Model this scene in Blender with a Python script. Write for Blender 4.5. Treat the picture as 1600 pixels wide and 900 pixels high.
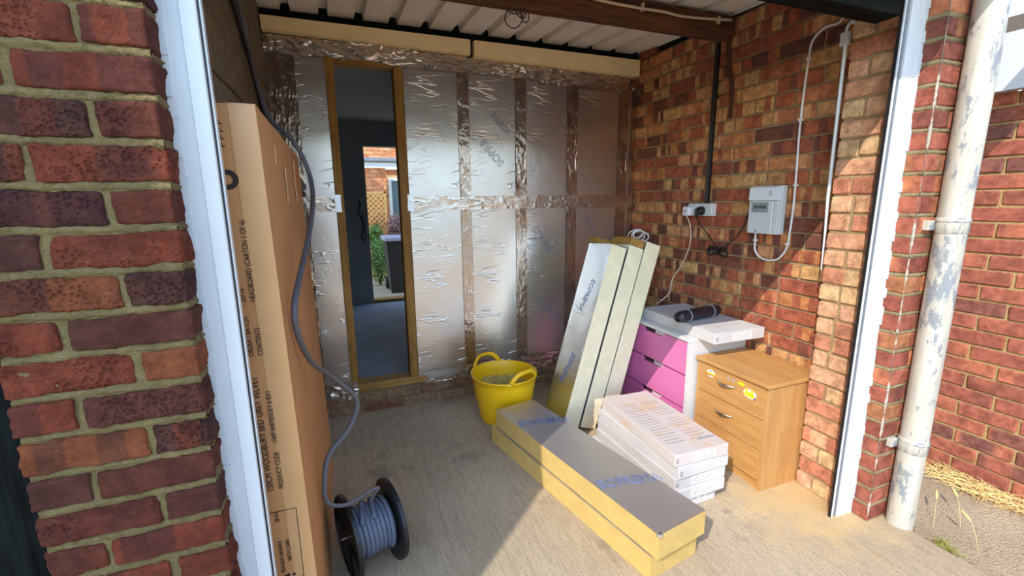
import bpy, bmesh, math, random
from mathutils import Vector, Matrix, noise
R = random.Random(7)
for o in list(bpy.data.objects): bpy.data.objects.remove(o)
scene = bpy.context.scene
COL = scene.collection

# ---------------------------------------------------------------- camera, sky, sun, exposure
cd = bpy.data.cameras.new('camera'); cam = bpy.data.objects.new('camera', cd); COL.objects.link(cam)
cd.sensor_width = 36.0; cd.lens = 15.6617; cd.clip_start = 0.02; cd.clip_end = 500
_r = Vector((0.93231529, -0.36149281, -0.01054249)); _u = Vector((0.07939629, 0.17615441, 0.98115537)); _f = Vector((0.35282351, 0.91558319, -0.19293264))
cam.matrix_world = Matrix(((_r.x, _u.x, -_f.x, 0.27762), (_r.y, _u.y, -_f.y, -1.00285), (_r.z, _u.z, -_f.z, 1.34174), (0, 0, 0, 1)))
scene.camera = cam
SUN = Vector((1.45, 1.0, -1.5)).normalized()          # direction the light travels
world = bpy.data.worlds.new('world'); scene.world = world; world.use_nodes = True
wn = world.node_tree; wn.nodes.clear()
wo = wn.nodes.new('ShaderNodeOutputWorld'); wb = wn.nodes.new('ShaderNodeBackground'); sk = wn.nodes.new('ShaderNodeTexSky')
sk.sky_type = 'NISHITA'; sk.sun_disc = False
sk.sun_elevation = math.asin(-SUN.z); sk.sun_rotation = math.atan2(-SUN.x, -SUN.y)
sk.air_density = 1.0; sk.dust_density = 0.15; sk.ozone_density = 2.5
wm = wn.nodes.new('ShaderNodeMix'); wm.data_type = 'RGBA'; wm.blend_type = 'MULTIPLY'; wm.inputs[0].default_value = 1.0; wm.inputs[7].default_value = (1.10, 1.0, 0.86, 1)   # warm white balance
wn.links.new(sk.outputs[0], wm.inputs[6]); wn.links.new(wm.outputs[2], wb.inputs[0]); wb.inputs[1].default_value = 0.50
wn.links.new(wb.outputs[0], wo.inputs[0])
sl = bpy.data.lights.new('sun', 'SUN'); sl.energy = 2.6; sl.angle = math.radians(0.15); sl.color = (1.0, 0.93, 0.82)
so = bpy.data.objects.new('sun', sl); COL.objects.link(so); so.location = (-8, -6, 9)
so.rotation_euler = SUN.to_track_quat('-Z', 'Y').to_euler()
vs = scene.view_settings
vs.view_transform = 'Standard'; vs.look = 'None'; vs.gamma = 1.0; vs.use_curve_mapping = False; vs.exposure = 0.78

# ---------------------------------------------------------------- helpers
def S(r, g, b):
    def f(c):
        c /= 255.0
        return c / 12.92 if c <= 0.04045 else ((c + 0.055) / 1.055) ** 2.4
    return (f(r), f(g), f(b), 1.0)

class NT:
    def __init__(self, name):
        self.m = bpy.data.materials.new(name); self.m.use_nodes = True
        self.t = self.m.node_tree; self.t.nodes.clear()
        self.out = self.n('OutputMaterial'); self.b = self.n('BsdfPrincipled')
        self.l(self.b.outputs[0], self.out.inputs[0])
    def n(self, kind, **kw):
        x = self.t.nodes.new('ShaderNode' + kind)
        for k, v in kw.items(): setattr(x, k, v)
        return x
    def l(self, a, b): self.t.links.new(a, b)
    def s(self, sock, v):
        if hasattr(v, 'links') or isinstance(v, bpy.types.NodeSocket): self.l(v, sock)
        else: sock.default_value = v
    def coord(self, scale=(1, 1, 1), loc=(0, 0, 0), rot=(0, 0, 0), kind='Object'):
        c = self.n('TexCoord'); mp = self.n('Mapping')
        mp.inputs['Scale'].default_value = scale; mp.inputs['Location'].default_value = loc; mp.inputs['Rotation'].default_value = rot
        self.l(c.outputs[kind], mp.inputs[0]); return mp.outputs[0]
    def math(self, op, a, b=0.0, c=None, clamp=False):
        x = self.n('Math', operation=op); x.use_clamp = clamp
        self.s(x.inputs[0], a); self.s(x.inputs[1], b)
        if c is not None: self.s(x.inputs[2], c)
        return x.outputs[0]
    def noise(self, vec, scale, detail=4, rough=0.55, out=0):
        x = self.n('TexNoise'); x.inputs['Scale'].default_value = scale; x.inputs['Detail'].default_value = detail; x.inputs['Roughness'].default_value = rough
        if vec is not None: self.l(vec, x.inputs['Vector'])
        return x.outputs[out]
    def vor(self, vec, scale, feature='F1'):
        x = self.n('TexVoronoi', feature=feature); x.inputs['Scale'].default_value = scale
        self.l(vec, x.inputs['Vector']); return x.outputs[0]
    def ramp(self, fac, stops, interp='LINEAR'):
        x = self.n('ValToRGB'); e = x.color_ramp; e.interpolation = interp
        while len(e.elements) < len(stops): e.elements.new(0.5)
        for el, (p, c) in zip(e.elements, stops):
            el.position = p; el.color = c if len(c) == 4 else (*c, 1)
        self.s(x.inputs[0], fac); return x.outputs[0]
    def maprange(self, v, a, b, c=0.0, d=1.0, smooth=True):
        x = self.n('MapRange'); x.interpolation_type = 'SMOOTHSTEP' if smooth else 'LINEAR'
        self.s(x.inputs[0], v)
        for i, k in enumerate((a, b, c, d)): x.inputs[i + 1].default_value = k
        return x.outputs[0]
    def mix(self, fac, a, b, mode='MIX'):
        x = self.n('Mix', data_type='RGBA', blend_type=mode)
        self.s(x.inputs[0], fac); self.s(x.inputs[6], a); self.s(x.inputs[7], b); return x.outputs[2]
    def bump(self, h, strength=0.5, dist=0.005, normal=None):
        x = self.n('Bump'); x.inputs['Strength'].default_value = strength; x.inputs['Distance'].default_value = dist
        self.l(h, x.inputs['Height'])
        if normal is not None: self.l(normal, x.inputs['Normal'])
        return x.outputs[0]
    def fin(self, color=None, rough=0.6, metal=0.0, normal=None, spec=None):
        if color is not None: self.s(self.b.inputs['Base Color'], color)
        self.s(self.b.inputs['Roughness'], rough); self.s(self.b.inputs['Metallic'], metal)
        if normal is not None: self.l(normal, self.b.inputs['Normal'])
        if spec is not None: self.b.inputs['Specular IOR Level'].default_value = spec
        return self.m

def plain(name, col, rough=0.5, metal=0.0, var=0.06, scale=12, bump=0.0):
    t = NT(name); v = t.coord()
    n = t.noise(v, scale, 4)
    c = t.mix(t.maprange(n, 0.3, 0.7), tuple(x * (1 - var) for x in col[:3]) + (1,), tuple(min(1, x * (1 + var)) for x in col[:3]) + (1,))
    nb = t.bump(t.noise(v, scale * 8, 3), bump, 0.003) if bump else None
    return t.fin(c, rough, metal, nb)

def brick_mat(name, pal, pits=0.0, band=9.0, bandw=(0.47, 0.53), sat=1.0, bumps=0.6, bdist=0.004, white=0.0, pitcol=None):
    t = NT(name)
    oi = t.n('ObjectInfo'); rnd = oi.outputs['Random']
    c = t.n('TexCoord'); sep = t.n('SeparateXYZ'); t.l(c.outputs['Object'], sep.inputs[0])
    k1 = t.math('FRACT', t.math('MULTIPLY', rnd, 7.31)); k2 = t.math('FRACT', t.math('MULTIPLY', rnd, 23.7))
    cx = t.n('CombineXYZ'); t.l(t.math('MULTIPLY_ADD', rnd, 113.0, sep.outputs[0]), cx.inputs[0])
    t.l(t.math('MULTIPLY', sep.outputs[2], 0.04), cx.inputs[1]); t.l(t.math('MULTIPLY', sep.outputs[1], 0.5), cx.inputs[2])
    bn = t.noise(cx.outputs[0], band, 1.0, 0.3)
    mask = t.maprange(bn, *bandw)
    stops = [(i / len(pal), p) for i, p in enumerate(pal)]
    A = t.ramp(k1, stops, 'CONSTANT'); B = t.ramp(k2, stops, 'CONSTANT')
    col = t.mix(mask, A, B)
    off = t.n('VectorMath', operation='ADD'); t.l(c.outputs['Object'], off.inputs[0])
    cc = t.n('CombineXYZ'); t.l(t.math('MULTIPLY', rnd, 31.0), cc.inputs[0]); t.l(t.math('MULTIPLY', rnd, 57.0), cc.inputs[1]); t.l(cc.outputs[0], off.inputs[1])
    v = off.outputs[0]
    n1 = t.noise(v, 28, 5, 0.65); n2 = t.noise(v, 160, 3, 0.6)
    col = t.mix(t.maprange(n1, 0.25, 0.75, 0.0, 1.0), t.mix(1.0, col, (0.55, 0.5, 0.5, 1), 'MULTIPLY'), t.mix(1.0, col, (1.25, 1.2, 1.15, 1), 'MULTIPLY'))
    col = t.mix(t.maprange(n2, 0.35, 0.8, 0.0, 0.35), col, t.mix(1.0, col, (1.5, 1.4, 1.25, 1), 'MULTIPLY'))
    h = t.math('ADD', t.math('MULTIPLY', n1, 0.7), t.math('MULTIPLY', n2, 0.5))
    if pits:
        vo = t.vor(v, 85); pm = t.maprange(vo, 0.12, 0.34)
        gate = t.maprange(t.noise(v, 11, 2), 0.45, 0.6)
        pit = t.math('MULTIPLY', t.math('SUBTRACT', 1.0, pm), gate)
        h = t.math('SUBTRACT', h, t.math('MULTIPLY', pit, pits))
        if pitcol: col = t.mix(t.math('MULTIPLY', pit, 0.75), col, pitcol)
    if white:
        wv = t.maprange(t.noise(v, 42, 4, 0.7), 0.72, 0.8, 0.0, white)
        col = t.mix(wv, col, S(205, 195, 185))
    return t.fin(col, 0.85, 0.0, t.bump(h, bumps, bdist), 0.25)

def mortar_mat(name, a, b):
    t = NT(name); v = t.coord(kind='Object')
    n = t.noise(v, 17, 7, 0.75); n2 = t.noise(v, 110, 5, 0.8); n3 = t.noise(v, 330, 2, 0.6)
    col = t.mix(t.maprange(n, 0.32, 0.68), a, b)
    col = t.mix(t.maprange(n2, 0.56, 0.74, 0, 0.45), col, S(204, 196, 172))
    col = t.mix(t.maprange(n2, 0.30, 0.46, 0.6, 0), col, tuple(0.42 * x for x in a[:3]) + (1,))
    col = t.mix(t.maprange(n3, 0.5, 0.7, 0, 0.35), col, tuple(0.5 * x for x in a[:3]) + (1,))
    return t.fin(col, 0.95, 0, t.bump(t.math('ADD', n, t.math('ADD', n2, t.math('MULTIPLY', n3, 0.4))), 1.0, 0.008), 0.2)

def wood_mat(name, a, b, axis='X', scale=1.0, rough=0.5, knots=False, spec=0.35):
    t = NT(name)
    st = {'X': (1.2, 14, 14), 'Y': (14, 1.2, 14), 'Z': (14, 14, 1.2)}[axis]
    v = t.coord(tuple(s * scale for s in st))
    n = t.noise(v, 2.2, 6, 0.6); w = t.noise(v, 9, 4, 0.7)
    f = t.math('ADD', t.math('MULTIPLY', n, 0.65), t.math('MULTIPLY', w, 0.35))
    col = t.mix(t.maprange(f, 0.35, 0.65), a, b)
    if knots:
        k = t.vor(t.coord(tuple(2.6 if c < 2 else 7.0 for c in st)), 1.0)
        col = t.mix(t.maprange(k, 0.05, 0.17, 0.8, 0.0), col, tuple(x * 0.3 for x in a[:3]) + (1,))
    return t.fin(col, rough, 0, t.bump(f, 0.18, 0.002), spec)

def foil_mat(name, col, rough, crease=1.0, fine=1.0, fscale=55, metal=0.95):
    t = NT(name); v = t.coord()
    def ridge(vec, sc, k, p, det=3):
        return t.math('POWER', t.math('SUBTRACT', 1.0, t.math('ABSOLUTE', t.math('MULTIPLY_ADD', t.noise(vec, sc, det, 0.6), k, -0.5 * k)), 0, True), p)
    rid = t.math('MULTIPLY', ridge(t.coord((1.5, 1.5, 8.0)), 1.3, 60.0, 1.2), t.maprange(t.noise(t.coord((1.0, 1.0, 2.0)), 2.6, 2), 0.48, 0.6))
    r2 = t.math('MULTIPLY', ridge(t.coord((1.0, 1.0, 1.6), (3, 2, 1)), 7.0, 46.0, 1.2), t.maprange(t.noise(t.coord((1, 1, 1), (7, 1, 4)), 3.0, 2), 0.54, 0.66))
    n2 = t.noise(v, fscale, 4, 0.6)
    b1 = t.bump(t.noise(v, 3.0, 2, 0.5), 0.16, 0.02)
    b2 = t.bump(t.math('ADD', rid, t.math('MULTIPLY', r2, 0.25)), 0.5 * crease, 0.003, b1)
    b3 = t.bump(n2, 0.10 * fine, 0.002, b2)
    return t.fin(col, rough, metal, b3)

def tape_mat(name, col, rough, scale=(1, 1, 0.3)):
    t = NT(name); v = t.coord(scale)
    n = t.noise(v, 45, 5, 0.65); g = t.maprange(t.noise(t.coord((1, 1, 1)), 6, 3), 0.42, 0.62, 0.15, 1.0)
    rr = t.math('POWER', t.math('SUBTRACT', 1.0, t.math('ABSOLUTE', t.math('MULTIPLY_ADD', t.noise(t.coord(tuple(0.8 * c for c in scale), (2, 5, 1)), 22, 3), 9.0, -4.5)), 0, True), 1.5)
    h = t.math('MULTIPLY', t.math('ADD', n, t.math('MULTIPLY', rr, 0.7)), g)
    return t.fin(col, rough, 0.95, t.bump(h, 0.55, 0.006))

PAL_FRONT = [S(96, 54, 44), S(112, 58, 44), S(78, 48, 46), S(122, 62, 46), S(88, 56, 48), S(134, 78, 52), S(102, 52, 42), S(84, 54, 48)]
PAL_REVEAL = [S(172, 132, 96), S(122, 66, 52), S(186, 146, 108), S(140, 76, 58), S(160, 112, 84)]
PAL_IN = [S(164, 96, 70), S(122, 76, 64), S(188, 128, 84), S(150, 86, 66), S(196, 158, 108), S(108, 70, 62), S(176, 112, 82), S(190, 146, 98), S(158, 92, 70), S(200, 150, 110)]
PAL_PIER = [S(200, 150, 120), S(208, 164, 132), S(184, 124, 100), S(208, 176, 136), S(192, 134, 108), S(204, 158, 132)]
PAL_RP = [S(150, 86, 70), S(164, 98, 78), S(122, 72, 62), S(182, 116, 84), S(142, 80, 66), S(160, 108, 76), S(130, 72, 60)]
PAL_N = [S(164, 98, 80), S(150, 90, 74), S(134, 86, 76), S(174, 106, 84), S(156, 92, 76), S(124, 82, 74)]
M = {}
def brick_front_mat():
    t = NT('brick_front'); oi = t.n('ObjectInfo'); rnd = oi.outputs['Random']
    c = t.n('TexCoord'); sep = t.n('SeparateXYZ'); t.l(c.outputs['Object'], sep.inputs[0])
    k1 = t.math('FRACT', t.math('MULTIPLY', rnd, 7.31)); k2 = t.math('FRACT', t.math('MULTIPLY', rnd, 23.7)); k3 = t.math('FRACT', t.math('MULTIPLY', rnd, 57.9))
    off = t.n('VectorMath', operation='ADD'); t.l(c.outputs['Object'], off.inputs[0])
    cc = t.n('CombineXYZ'); t.l(t.math('MULTIPLY', rnd, 31.0), cc.inputs[0]); t.l(t.math('MULTIPLY', rnd, 57.0), cc.inputs[1]); t.l(cc.outputs[0], off.inputs[1]); v = off.outputs[0]
    wob = t.noise(v, 40, 3, 0.6)
    cx = t.n('CombineXYZ'); t.l(t.math('MULTIPLY_ADD', wob, 0.02, t.math('MULTIPLY_ADD', rnd, 113.0, sep.outputs[0])), cx.inputs[0])
    mask = t.maprange(t.noise(cx.outputs[0], 11.0, 0.0, 0.3), 0.49, 0.515)
    stops = [(i / len(PAL_FRONT), p) for i, p in enumerate(PAL_FRONT)]
    A_c = t.ramp(k1, stops, 'CONSTANT'); col = t.mix(t.math('MULTIPLY', mask, 0.6), A_c, t.ramp(k2, stops, 'CONSTANT'))
    n1 = t.noise(v, 22, 6, 0.7); n2 = t.noise(v, 110, 5, 0.75); n3 = t.noise(v, 420, 2, 0.6)
    col = t.mix(t.maprange(n1, 0.3, 0.7), t.mix(1.0, col, (0.62, 0.58, 0.6, 1), 'MULTIPLY'), t.mix(1.0, col, (1.2, 1.15, 1.1, 1), 'MULTIPLY'))
    col = t.mix(t.maprange(n2, 0.5, 0.72, 0.0, 0.6), col, t.mix(1.0, col, (1.75, 1.8, 1.7, 1), 'MULTIPLY'))
    col = t.mix(t.maprange(n3, 0.52, 0.72, 0.0, 0.5), col, t.mix(1.0, col, (0.45, 0.42, 0.42, 1), 'MULTIPLY'))
    # pressed dimples, dense on some bricks
    vo = t.vor(v, 125); dim = t.math('SUBTRACT', 1.0, t.maprange(vo, 0.18, 0.52))
    gate = t.math('MULTIPLY', t.maprange(t.noise(v, 8, 2), 0.38, 0.58), t.maprange(k3, 0.25, 0.6))
    dim = t.math('MULTIPLY', dim, gate)
    col = t.mix(t.math('MULTIPLY', dim, 0.4), col, t.mix(1.0, col, (0.4, 0.36, 0.36, 1), 'MULTIPLY'))
    col = t.mix(t.maprange(t.noise(v, 60, 6, 0.8), 0.66, 0.78, 0.0, 0.45), col, S(176, 158, 140))
    h = t.math('ADD', t.math('ADD', t.math('MULTIPLY', n1, 0.8), t.math('MULTIPLY', n2, 0.9)), t.math('MULTIPLY', n3, 0.35))
    h = t.math('SUBTRACT', h, t.math('MULTIPLY', dim, 0.9))
    return t.fin(col, 0.92, 0.0, t.bump(h, 1.0, 0.006), 0.2)
M['brick_front'] = brick_front_mat() if True else brick_mat('brick_front', PAL_FRONT, 1.6, 7.0, (0.46, 0.52), bumps=0.9, bdist=0.005, white=0.35)
M['brick_in'] = brick_mat('brick_inner', PAL_IN, 0.9, 15.0, (0.48, 0.53), bumps=0.5, pitcol=S(60, 40, 34))
M['brick_pier'] = brick_mat('brick_pier', PAL_PIER, 0.5, 9.0, (0.45, 0.55), bumps=0.5, pitcol=S(120, 80, 60))
M['brick_rp'] = brick_mat('brick_right_pillar', PAL_RP, 0.7, 9.0, (0.45, 0.55), bumps=0.8, white=0.3)
M['brick_n'] = brick_mat('brick_neighbour', PAL_N, 0.0, 6.0, (0.44, 0.56), bumps=0.5, white=0.25)
M['brick_house'] = brick_mat('brick_house', [S(196, 128, 92), S(206, 142, 106), S(186, 116, 84), S(214, 156, 116)], 0.0, 4.0)
M['brick_plinth'] = brick_mat('brick_plinth', [S(132, 92, 72), S(140, 116, 88), S(146, 122, 92), S(126, 86, 70), S(144, 118, 90)], 0.0, 5.0, (0.4, 0.6))
M['brick_reveal'] = brick_mat('brick_reveal', PAL_REVEAL, 0.6, 6.0, (0.45, 0.55), bumps=0.6)
M['mortar_front'] = mortar_mat('mortar_front', S(126, 110, 74), S(152, 134, 92))
M['mortar_in'] = mortar_mat('mortar_inner', S(162, 140, 108), S(186, 162, 126))
M['mortar_pier'] = mortar_mat('mortar_pier', S(176, 150, 112), S(200, 172, 132))
M['mortar_rp'] = mortar_mat('mortar_right_pillar', S(150, 134, 100), S(176, 158, 120))
M['mortar_n'] = mortar_mat('mortar_neighbour', S(196, 162, 110), S(214, 182, 130))
M['mortar_plinth'] = mortar_mat('mortar_plinth', S(132, 116, 86), S(152, 134, 100))
M['mortar_block'] = mortar_mat('mortar_block', S(132, 112, 72), S(150, 126, 84))
M['block'] = plain('concrete_block', S(112, 98, 80), 0.95, 0, 0.2, 20, 0.6)
M['white'] = plain('white_upvc', S(204, 208, 212), 0.28, 0, 0.02, 5)
M['whitewood'] = plain('white_melamine', S(206, 205, 204), 0.4, 0, 0.02, 5)
M['seal'] = plain('black_rubber', S(22, 18, 22), 0.6)
M['greytrack'] = plain('grey_track', S(120, 124, 132), 0.45, 0.2)
M['blackwood'] = wood_mat('black_painted_timber', S(8, 10, 10), S(26, 30, 29), 'Z', 1.0, 0.85, False, 0.08)
M['blacklintel'] = wood_mat('black_lintel_timber', S(10, 11, 10), S(28, 29, 26), 'X', 1.0, 0.9, False, 0.08)
M['beam'] = wood_mat('dark_beam_timber', S(54, 32, 20), S(112, 70, 44), 'X', 0.7, 0.8)
M['stud'] = wood_mat('treated_pine', S(128, 92, 38), S(168, 124, 58), 'Z', 1.0, 0.6, True)
M['studx'] = wood_mat('treated_pine_flat', S(140, 104, 48), S(176, 136, 72), 'X', 1.0, 0.6)
M['oak'] = wood_mat('oak_laminate', S(178, 128, 74), S(196, 148, 90), 'Y', 1.0, 0.45)
M['oakz'] = wood_mat('oak_laminate_upright', S(176, 128, 74), S(194, 148, 92), 'Z', 1.0, 0.45)
M['foil'] = foil_mat('foil_facing', S(226, 220, 216), 0.29, 1.0, 1.2)
M['foil_pale'] = foil_mat('foil_facing_smooth', S(222, 224, 228), 0.32, 0.7, 0.6)
M['foil_stack'] = foil_mat('foil_facing_stack', S(204, 198, 194), 0.45, 0.9, 0.6, 55, 0.85)
M['tape'] = tape_mat('foil_tape', S(196, 180, 168), 0.2)
M['tapex'] = tape_mat('foil_tape_level', S(214, 202, 192), 0.24, (0.35, 1, 1))
M['pir'] = plain('insulation_foam', S(198, 166, 98), 0.9, 0, 0.07, 16, 0.35)
M['pirpale'] = plain('insulation_foam_pale', S(236, 226, 190), 0.9, 0, 0.05, 16, 0.35)
M['pirdull'] = plain('insulation_foam_dull', S(246, 222, 172), 0.9, 0, 0.05, 10, 0.3)
M['ink'] = plain('blue_ink', S(92, 118, 176), 0.5)
M['paleink'] = plain('faded_blue_ink', S(130, 146, 186), 0.5)
M['blackink'] = plain('black_ink', S(44, 32, 26), 0.8)
M['greyink'] = plain('grey_ink', S(162, 152, 148), 0.8)
M['pink'] = plain('pink_drawer_front', S(208, 112, 166), 0.35, 0, 0.02, 4)
M['darkgap'] = plain('dark_recess', S(40, 26, 30), 0.8)
M['chrome'] = plain('brushed_steel', S(190, 186, 180), 0.3, 1.0)
M['yellow'] = plain('yellow_plastic', S(238, 186, 14), 0.42, 0, 0.04, 6, 0.05)
M['cementdirt'] = plain('dried_cement', S(190, 166, 92), 0.95, 0, 0.2, 30, 0.5)
M['blackplastic'] = plain('black_plastic', S(26, 26, 28), 0.4)
M['bag'] = plain('black_bag_film', S(34, 34, 42), 0.32, 0, 0.2, 20, 0.5)
M['greycable'] = plain('grey_cable_sheath', S(92, 92, 100), 0.5)
M['bluecable'] = plain('coiled_cable_sheath', S(92, 100, 118), 0.45)
M['whitecable'] = plain('white_cable', S(228, 226, 230), 0.4)
M['creamcable'] = plain('cream_cable', S(206, 186, 160), 0.5)
M['whiteplastic'] = plain('white_plastic', S(222, 228, 238), 0.35, 0, 0.02)
M['greyplastic'] = plain('pale_grey_plastic', S(202, 210, 214), 0.4, 0, 0.02)
M['greypanel'] = plain('grey_panel', S(142, 148, 154), 0.4)
M['rust'] = plain('rusty_strap', S(86, 54, 36), 0.8, 0.2, 0.2, 30)
M['red'] = plain('red_print', S(206, 60, 70), 0.6)
M['wine'] = plain('wine_red_fabric', S(140, 50, 66), 0.8)
M['stickery'] = plain('yellow_sticker', S(250, 214, 30), 0.5)
M['stickerw'] = plain('white_sticker', S(246, 240, 232), 0.5)
M['stickero'] = plain('orange_sticker', S(238, 120, 60), 0.5)
M['stickerp'] = plain('purple_sticker', S(120, 80, 140), 0.5)
M['plaster'] = plain('grey_plaster', S(190, 186, 184), 0.9, 0, 0.06, 4)
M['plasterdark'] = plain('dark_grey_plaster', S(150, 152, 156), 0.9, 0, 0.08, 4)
M['roomfloor'] = plain('room_screed', S(150, 154, 164), 0.75, 0, 0.12, 5, 0.1)
M['limewash'] = plain('lime_wash', S(178, 166, 152), 0.9, 0, 0.25, 60, 0.5)
M['glass'] = plain('window_glass', S(90, 104, 110), 0.08, 0, 0.1, 2)
M['trellis'] = plain('trellis_wood', S(226, 172, 96), 0.7)
M['bin'] = plain('brown_bin_plastic', S(30, 24, 22), 0.6)
M['binlid'] = plain('grey_bin_lid', S(150, 150, 164), 0.5)
M['leaf'] = plain('leaf_green', S(86, 122, 52), 0.6, 0, 0.3, 9)
M['leaf2'] = plain('leaf_yellow_green', S(170, 164, 72), 0.6, 0, 0.3, 9)
M['leafpink'] = plain('leaf_dusky', S(150, 112, 104), 0.6, 0, 0.3, 9)
M['straw'] = plain('dry_straw', S(226, 192, 128), 0.8)
M['grass'] = plain('green_grass', S(150, 150, 66), 0.8)
M['slate'] = plain('roof_slate', S(88, 86, 88), 0.8, 0, 0.15, 5)
M['render'] = plain('pale_render', S(200, 190, 172), 0.9)
M['darktimber'] = plain('grey_soffit_timber', S(104, 92, 84), 0.8, 0, 0.1)

def carton_mat(name, a, b):
    t = NT(name); v = t.coord((1, 1, 1))
    n = t.noise(v, 2.5, 4, 0.55); f = t.noise(t.coord((1, 90, 2)), 3, 2)
    return t.fin(t.mix(t.maprange(n, 0.3, 0.7), a, b), 0.75, 0, t.bump(f, 0.06, 0.002))
M['carton'] = carton_mat('cardboard', S(184, 130, 82), S(196, 142, 92))
M['cartontape'] = plain('clear_packing_tape', S(200, 152, 102), 0.3, 0, 0.04)
M['whitecarton'] = carton_mat('white_cardboard', S(190, 186, 186), S(204, 200, 200))

def dusty_white():
    t = NT('white_cardboard_dusty'); v = t.coord()
    n = t.noise(v, 7, 5, 0.7)
    c = t.mix(t.maprange(n, 0.5, 0.66, 0, 0.8), S(196, 184, 180), S(200, 168, 136))
    return t.fin(c, 0.8)
M['dustywhite'] = dusty_white()

def pipe_mat():
    t = NT('weathered_pipe_paint'); v = t.coord((1, 1, 0.4))
    n = t.noise(v, 30, 9, 0.8); g = t.noise(t.coord((1.3, 1.3, 0.5), (3, 1, 2)), 6.0, 4)
    m = t.maprange(t.math('ADD', n, t.math('MULTIPLY_ADD', g, 0.7, -0.35)), 0.53, 0.58)
    c = t.mix(m, t.mix(t.maprange(t.noise(t.coord((8, 8, 0.6)), 5, 4), 0.3, 0.7), S(176, 170, 158), S(194, 189, 178)), S(132, 138, 144))
    c = t.mix(t.maprange(t.noise(t.coord(), 60, 3, 0.7), 0.7, 0.76, 0, 0.7), c, S(96, 92, 86))
    return t.fin(c, 0.6, 0, t.bump(m, 0.3, 0.002))
M['pipe'] = pipe_mat()

def roof_mat():
    t = NT('fibre_cement_sheet'); v = t.coord()
    n = t.noise(v, 5, 5, 0.65); f = t.noise(t.coord((20, 1.5, 20)), 6, 4, 0.6)
    c = t.mix(t.maprange(n, 0.3, 0.7), S(224, 216, 208), S(238, 230, 222))
    c = t.mix(t.maprange(f, 0.55, 0.75, 0, 0.5), c, S(190, 178, 168))
    return t.fin(c, 0.9, 0, t.bump(t.noise(v, 90, 4), 0.4, 0.003))
M['roof'] = roof_mat()

def floor_mat():
    t = NT('brushed_concrete'); v = t.coord()
    big = t.noise(v, 1.7, 5, 0.6)
    br = t.noise(t.coord((150, 11, 1), (0, 0, 0), (0, 0, 0.12)), 1.0, 5, 0.75)
    agg = t.noise(v, 120, 5, 0.75)
    br2 = t.noise(t.coord((44, 1.6, 1), (0, 0, 0), (0, 0, 0.06)), 1.0, 4, 0.7)
    c = t.mix(t.maprange(big, 0.3, 0.7), S(186, 166, 138), S(204, 184, 154))
    c = t.mix(t.maprange(br, 0.35, 0.75, 0.0, 0.5), c, S(126, 110, 94))
    c = t.mix(t.maprange(agg, 0.5, 0.72, 0, 0.75), c, S(104, 92, 80))
    c = t.mix(t.maprange(br2, 0.45, 0.75, 0.0, 0.22), c, S(122, 104, 88))
    sp = t.noise(v, 34, 4, 0.7)
    c = t.mix(t.maprange(sp, 0.7, 0.76, 0, 0.75), c, S(222, 212, 190))
    # sawdust lying against the right-hand pier
    g = t.n('NewGeometry'); sx = t.n('SeparateXYZ'); t.l(g.outputs['Position'], sx.inputs[0])
    dx = t.math('SUBTRACT', sx.outputs[0], 2.12); dy = t.math('SUBTRACT', sx.outputs[1], 0.2)
    d = t.math('SQRT', t.math('ADD', t.math('MULTIPLY', dx, dx), t.math('MULTIPLY', dy, dy)))
    dd = t.math('ADD', d, t.math('MULTIPLY_ADD', t.noise(v, 9, 5, 0.7), 0.7, -0.35))
    c = t.mix(t.maprange(dd, 0.05, 0.42, 0.7, 0.0), c, S(220, 186, 130))
    st = t.noise(v, 3.1, 4, 0.6)
    c = t.mix(t.maprange(st, 0.6, 0.68, 0, 0.35), c, S(96, 88, 80))
    h = t.math('ADD', t.math('MULTIPLY', br, 0.8), t.math('MULTIPLY', agg, 0.9))
    return t.fin(c, 0.92, 0, t.bump(h, 0.75, 0.006), 0.2)
M['floor'] = floor_mat()

def tarmac_mat():
    t = NT('weathered_tarmac'); v = t.coord()
    n = t.noise(v, 2, 5, 0.6); a = t.vor(v, 120); a2 = t.noise(v, 60, 4, 0.75)
    c = t.mix(t.maprange(n, 0.3, 0.7), S(168, 150, 124), S(186, 168, 140))
    c = t.mix(t.maprange(a2, 0.5, 0.75, 0, 0.7), c, S(110, 102, 92))
    return t.fin(c, 0.95, 0, t.bump(t.math('ADD', a, a2), 0.8, 0.006), 0.2)
M['tarmac'] = tarmac_mat()

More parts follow.
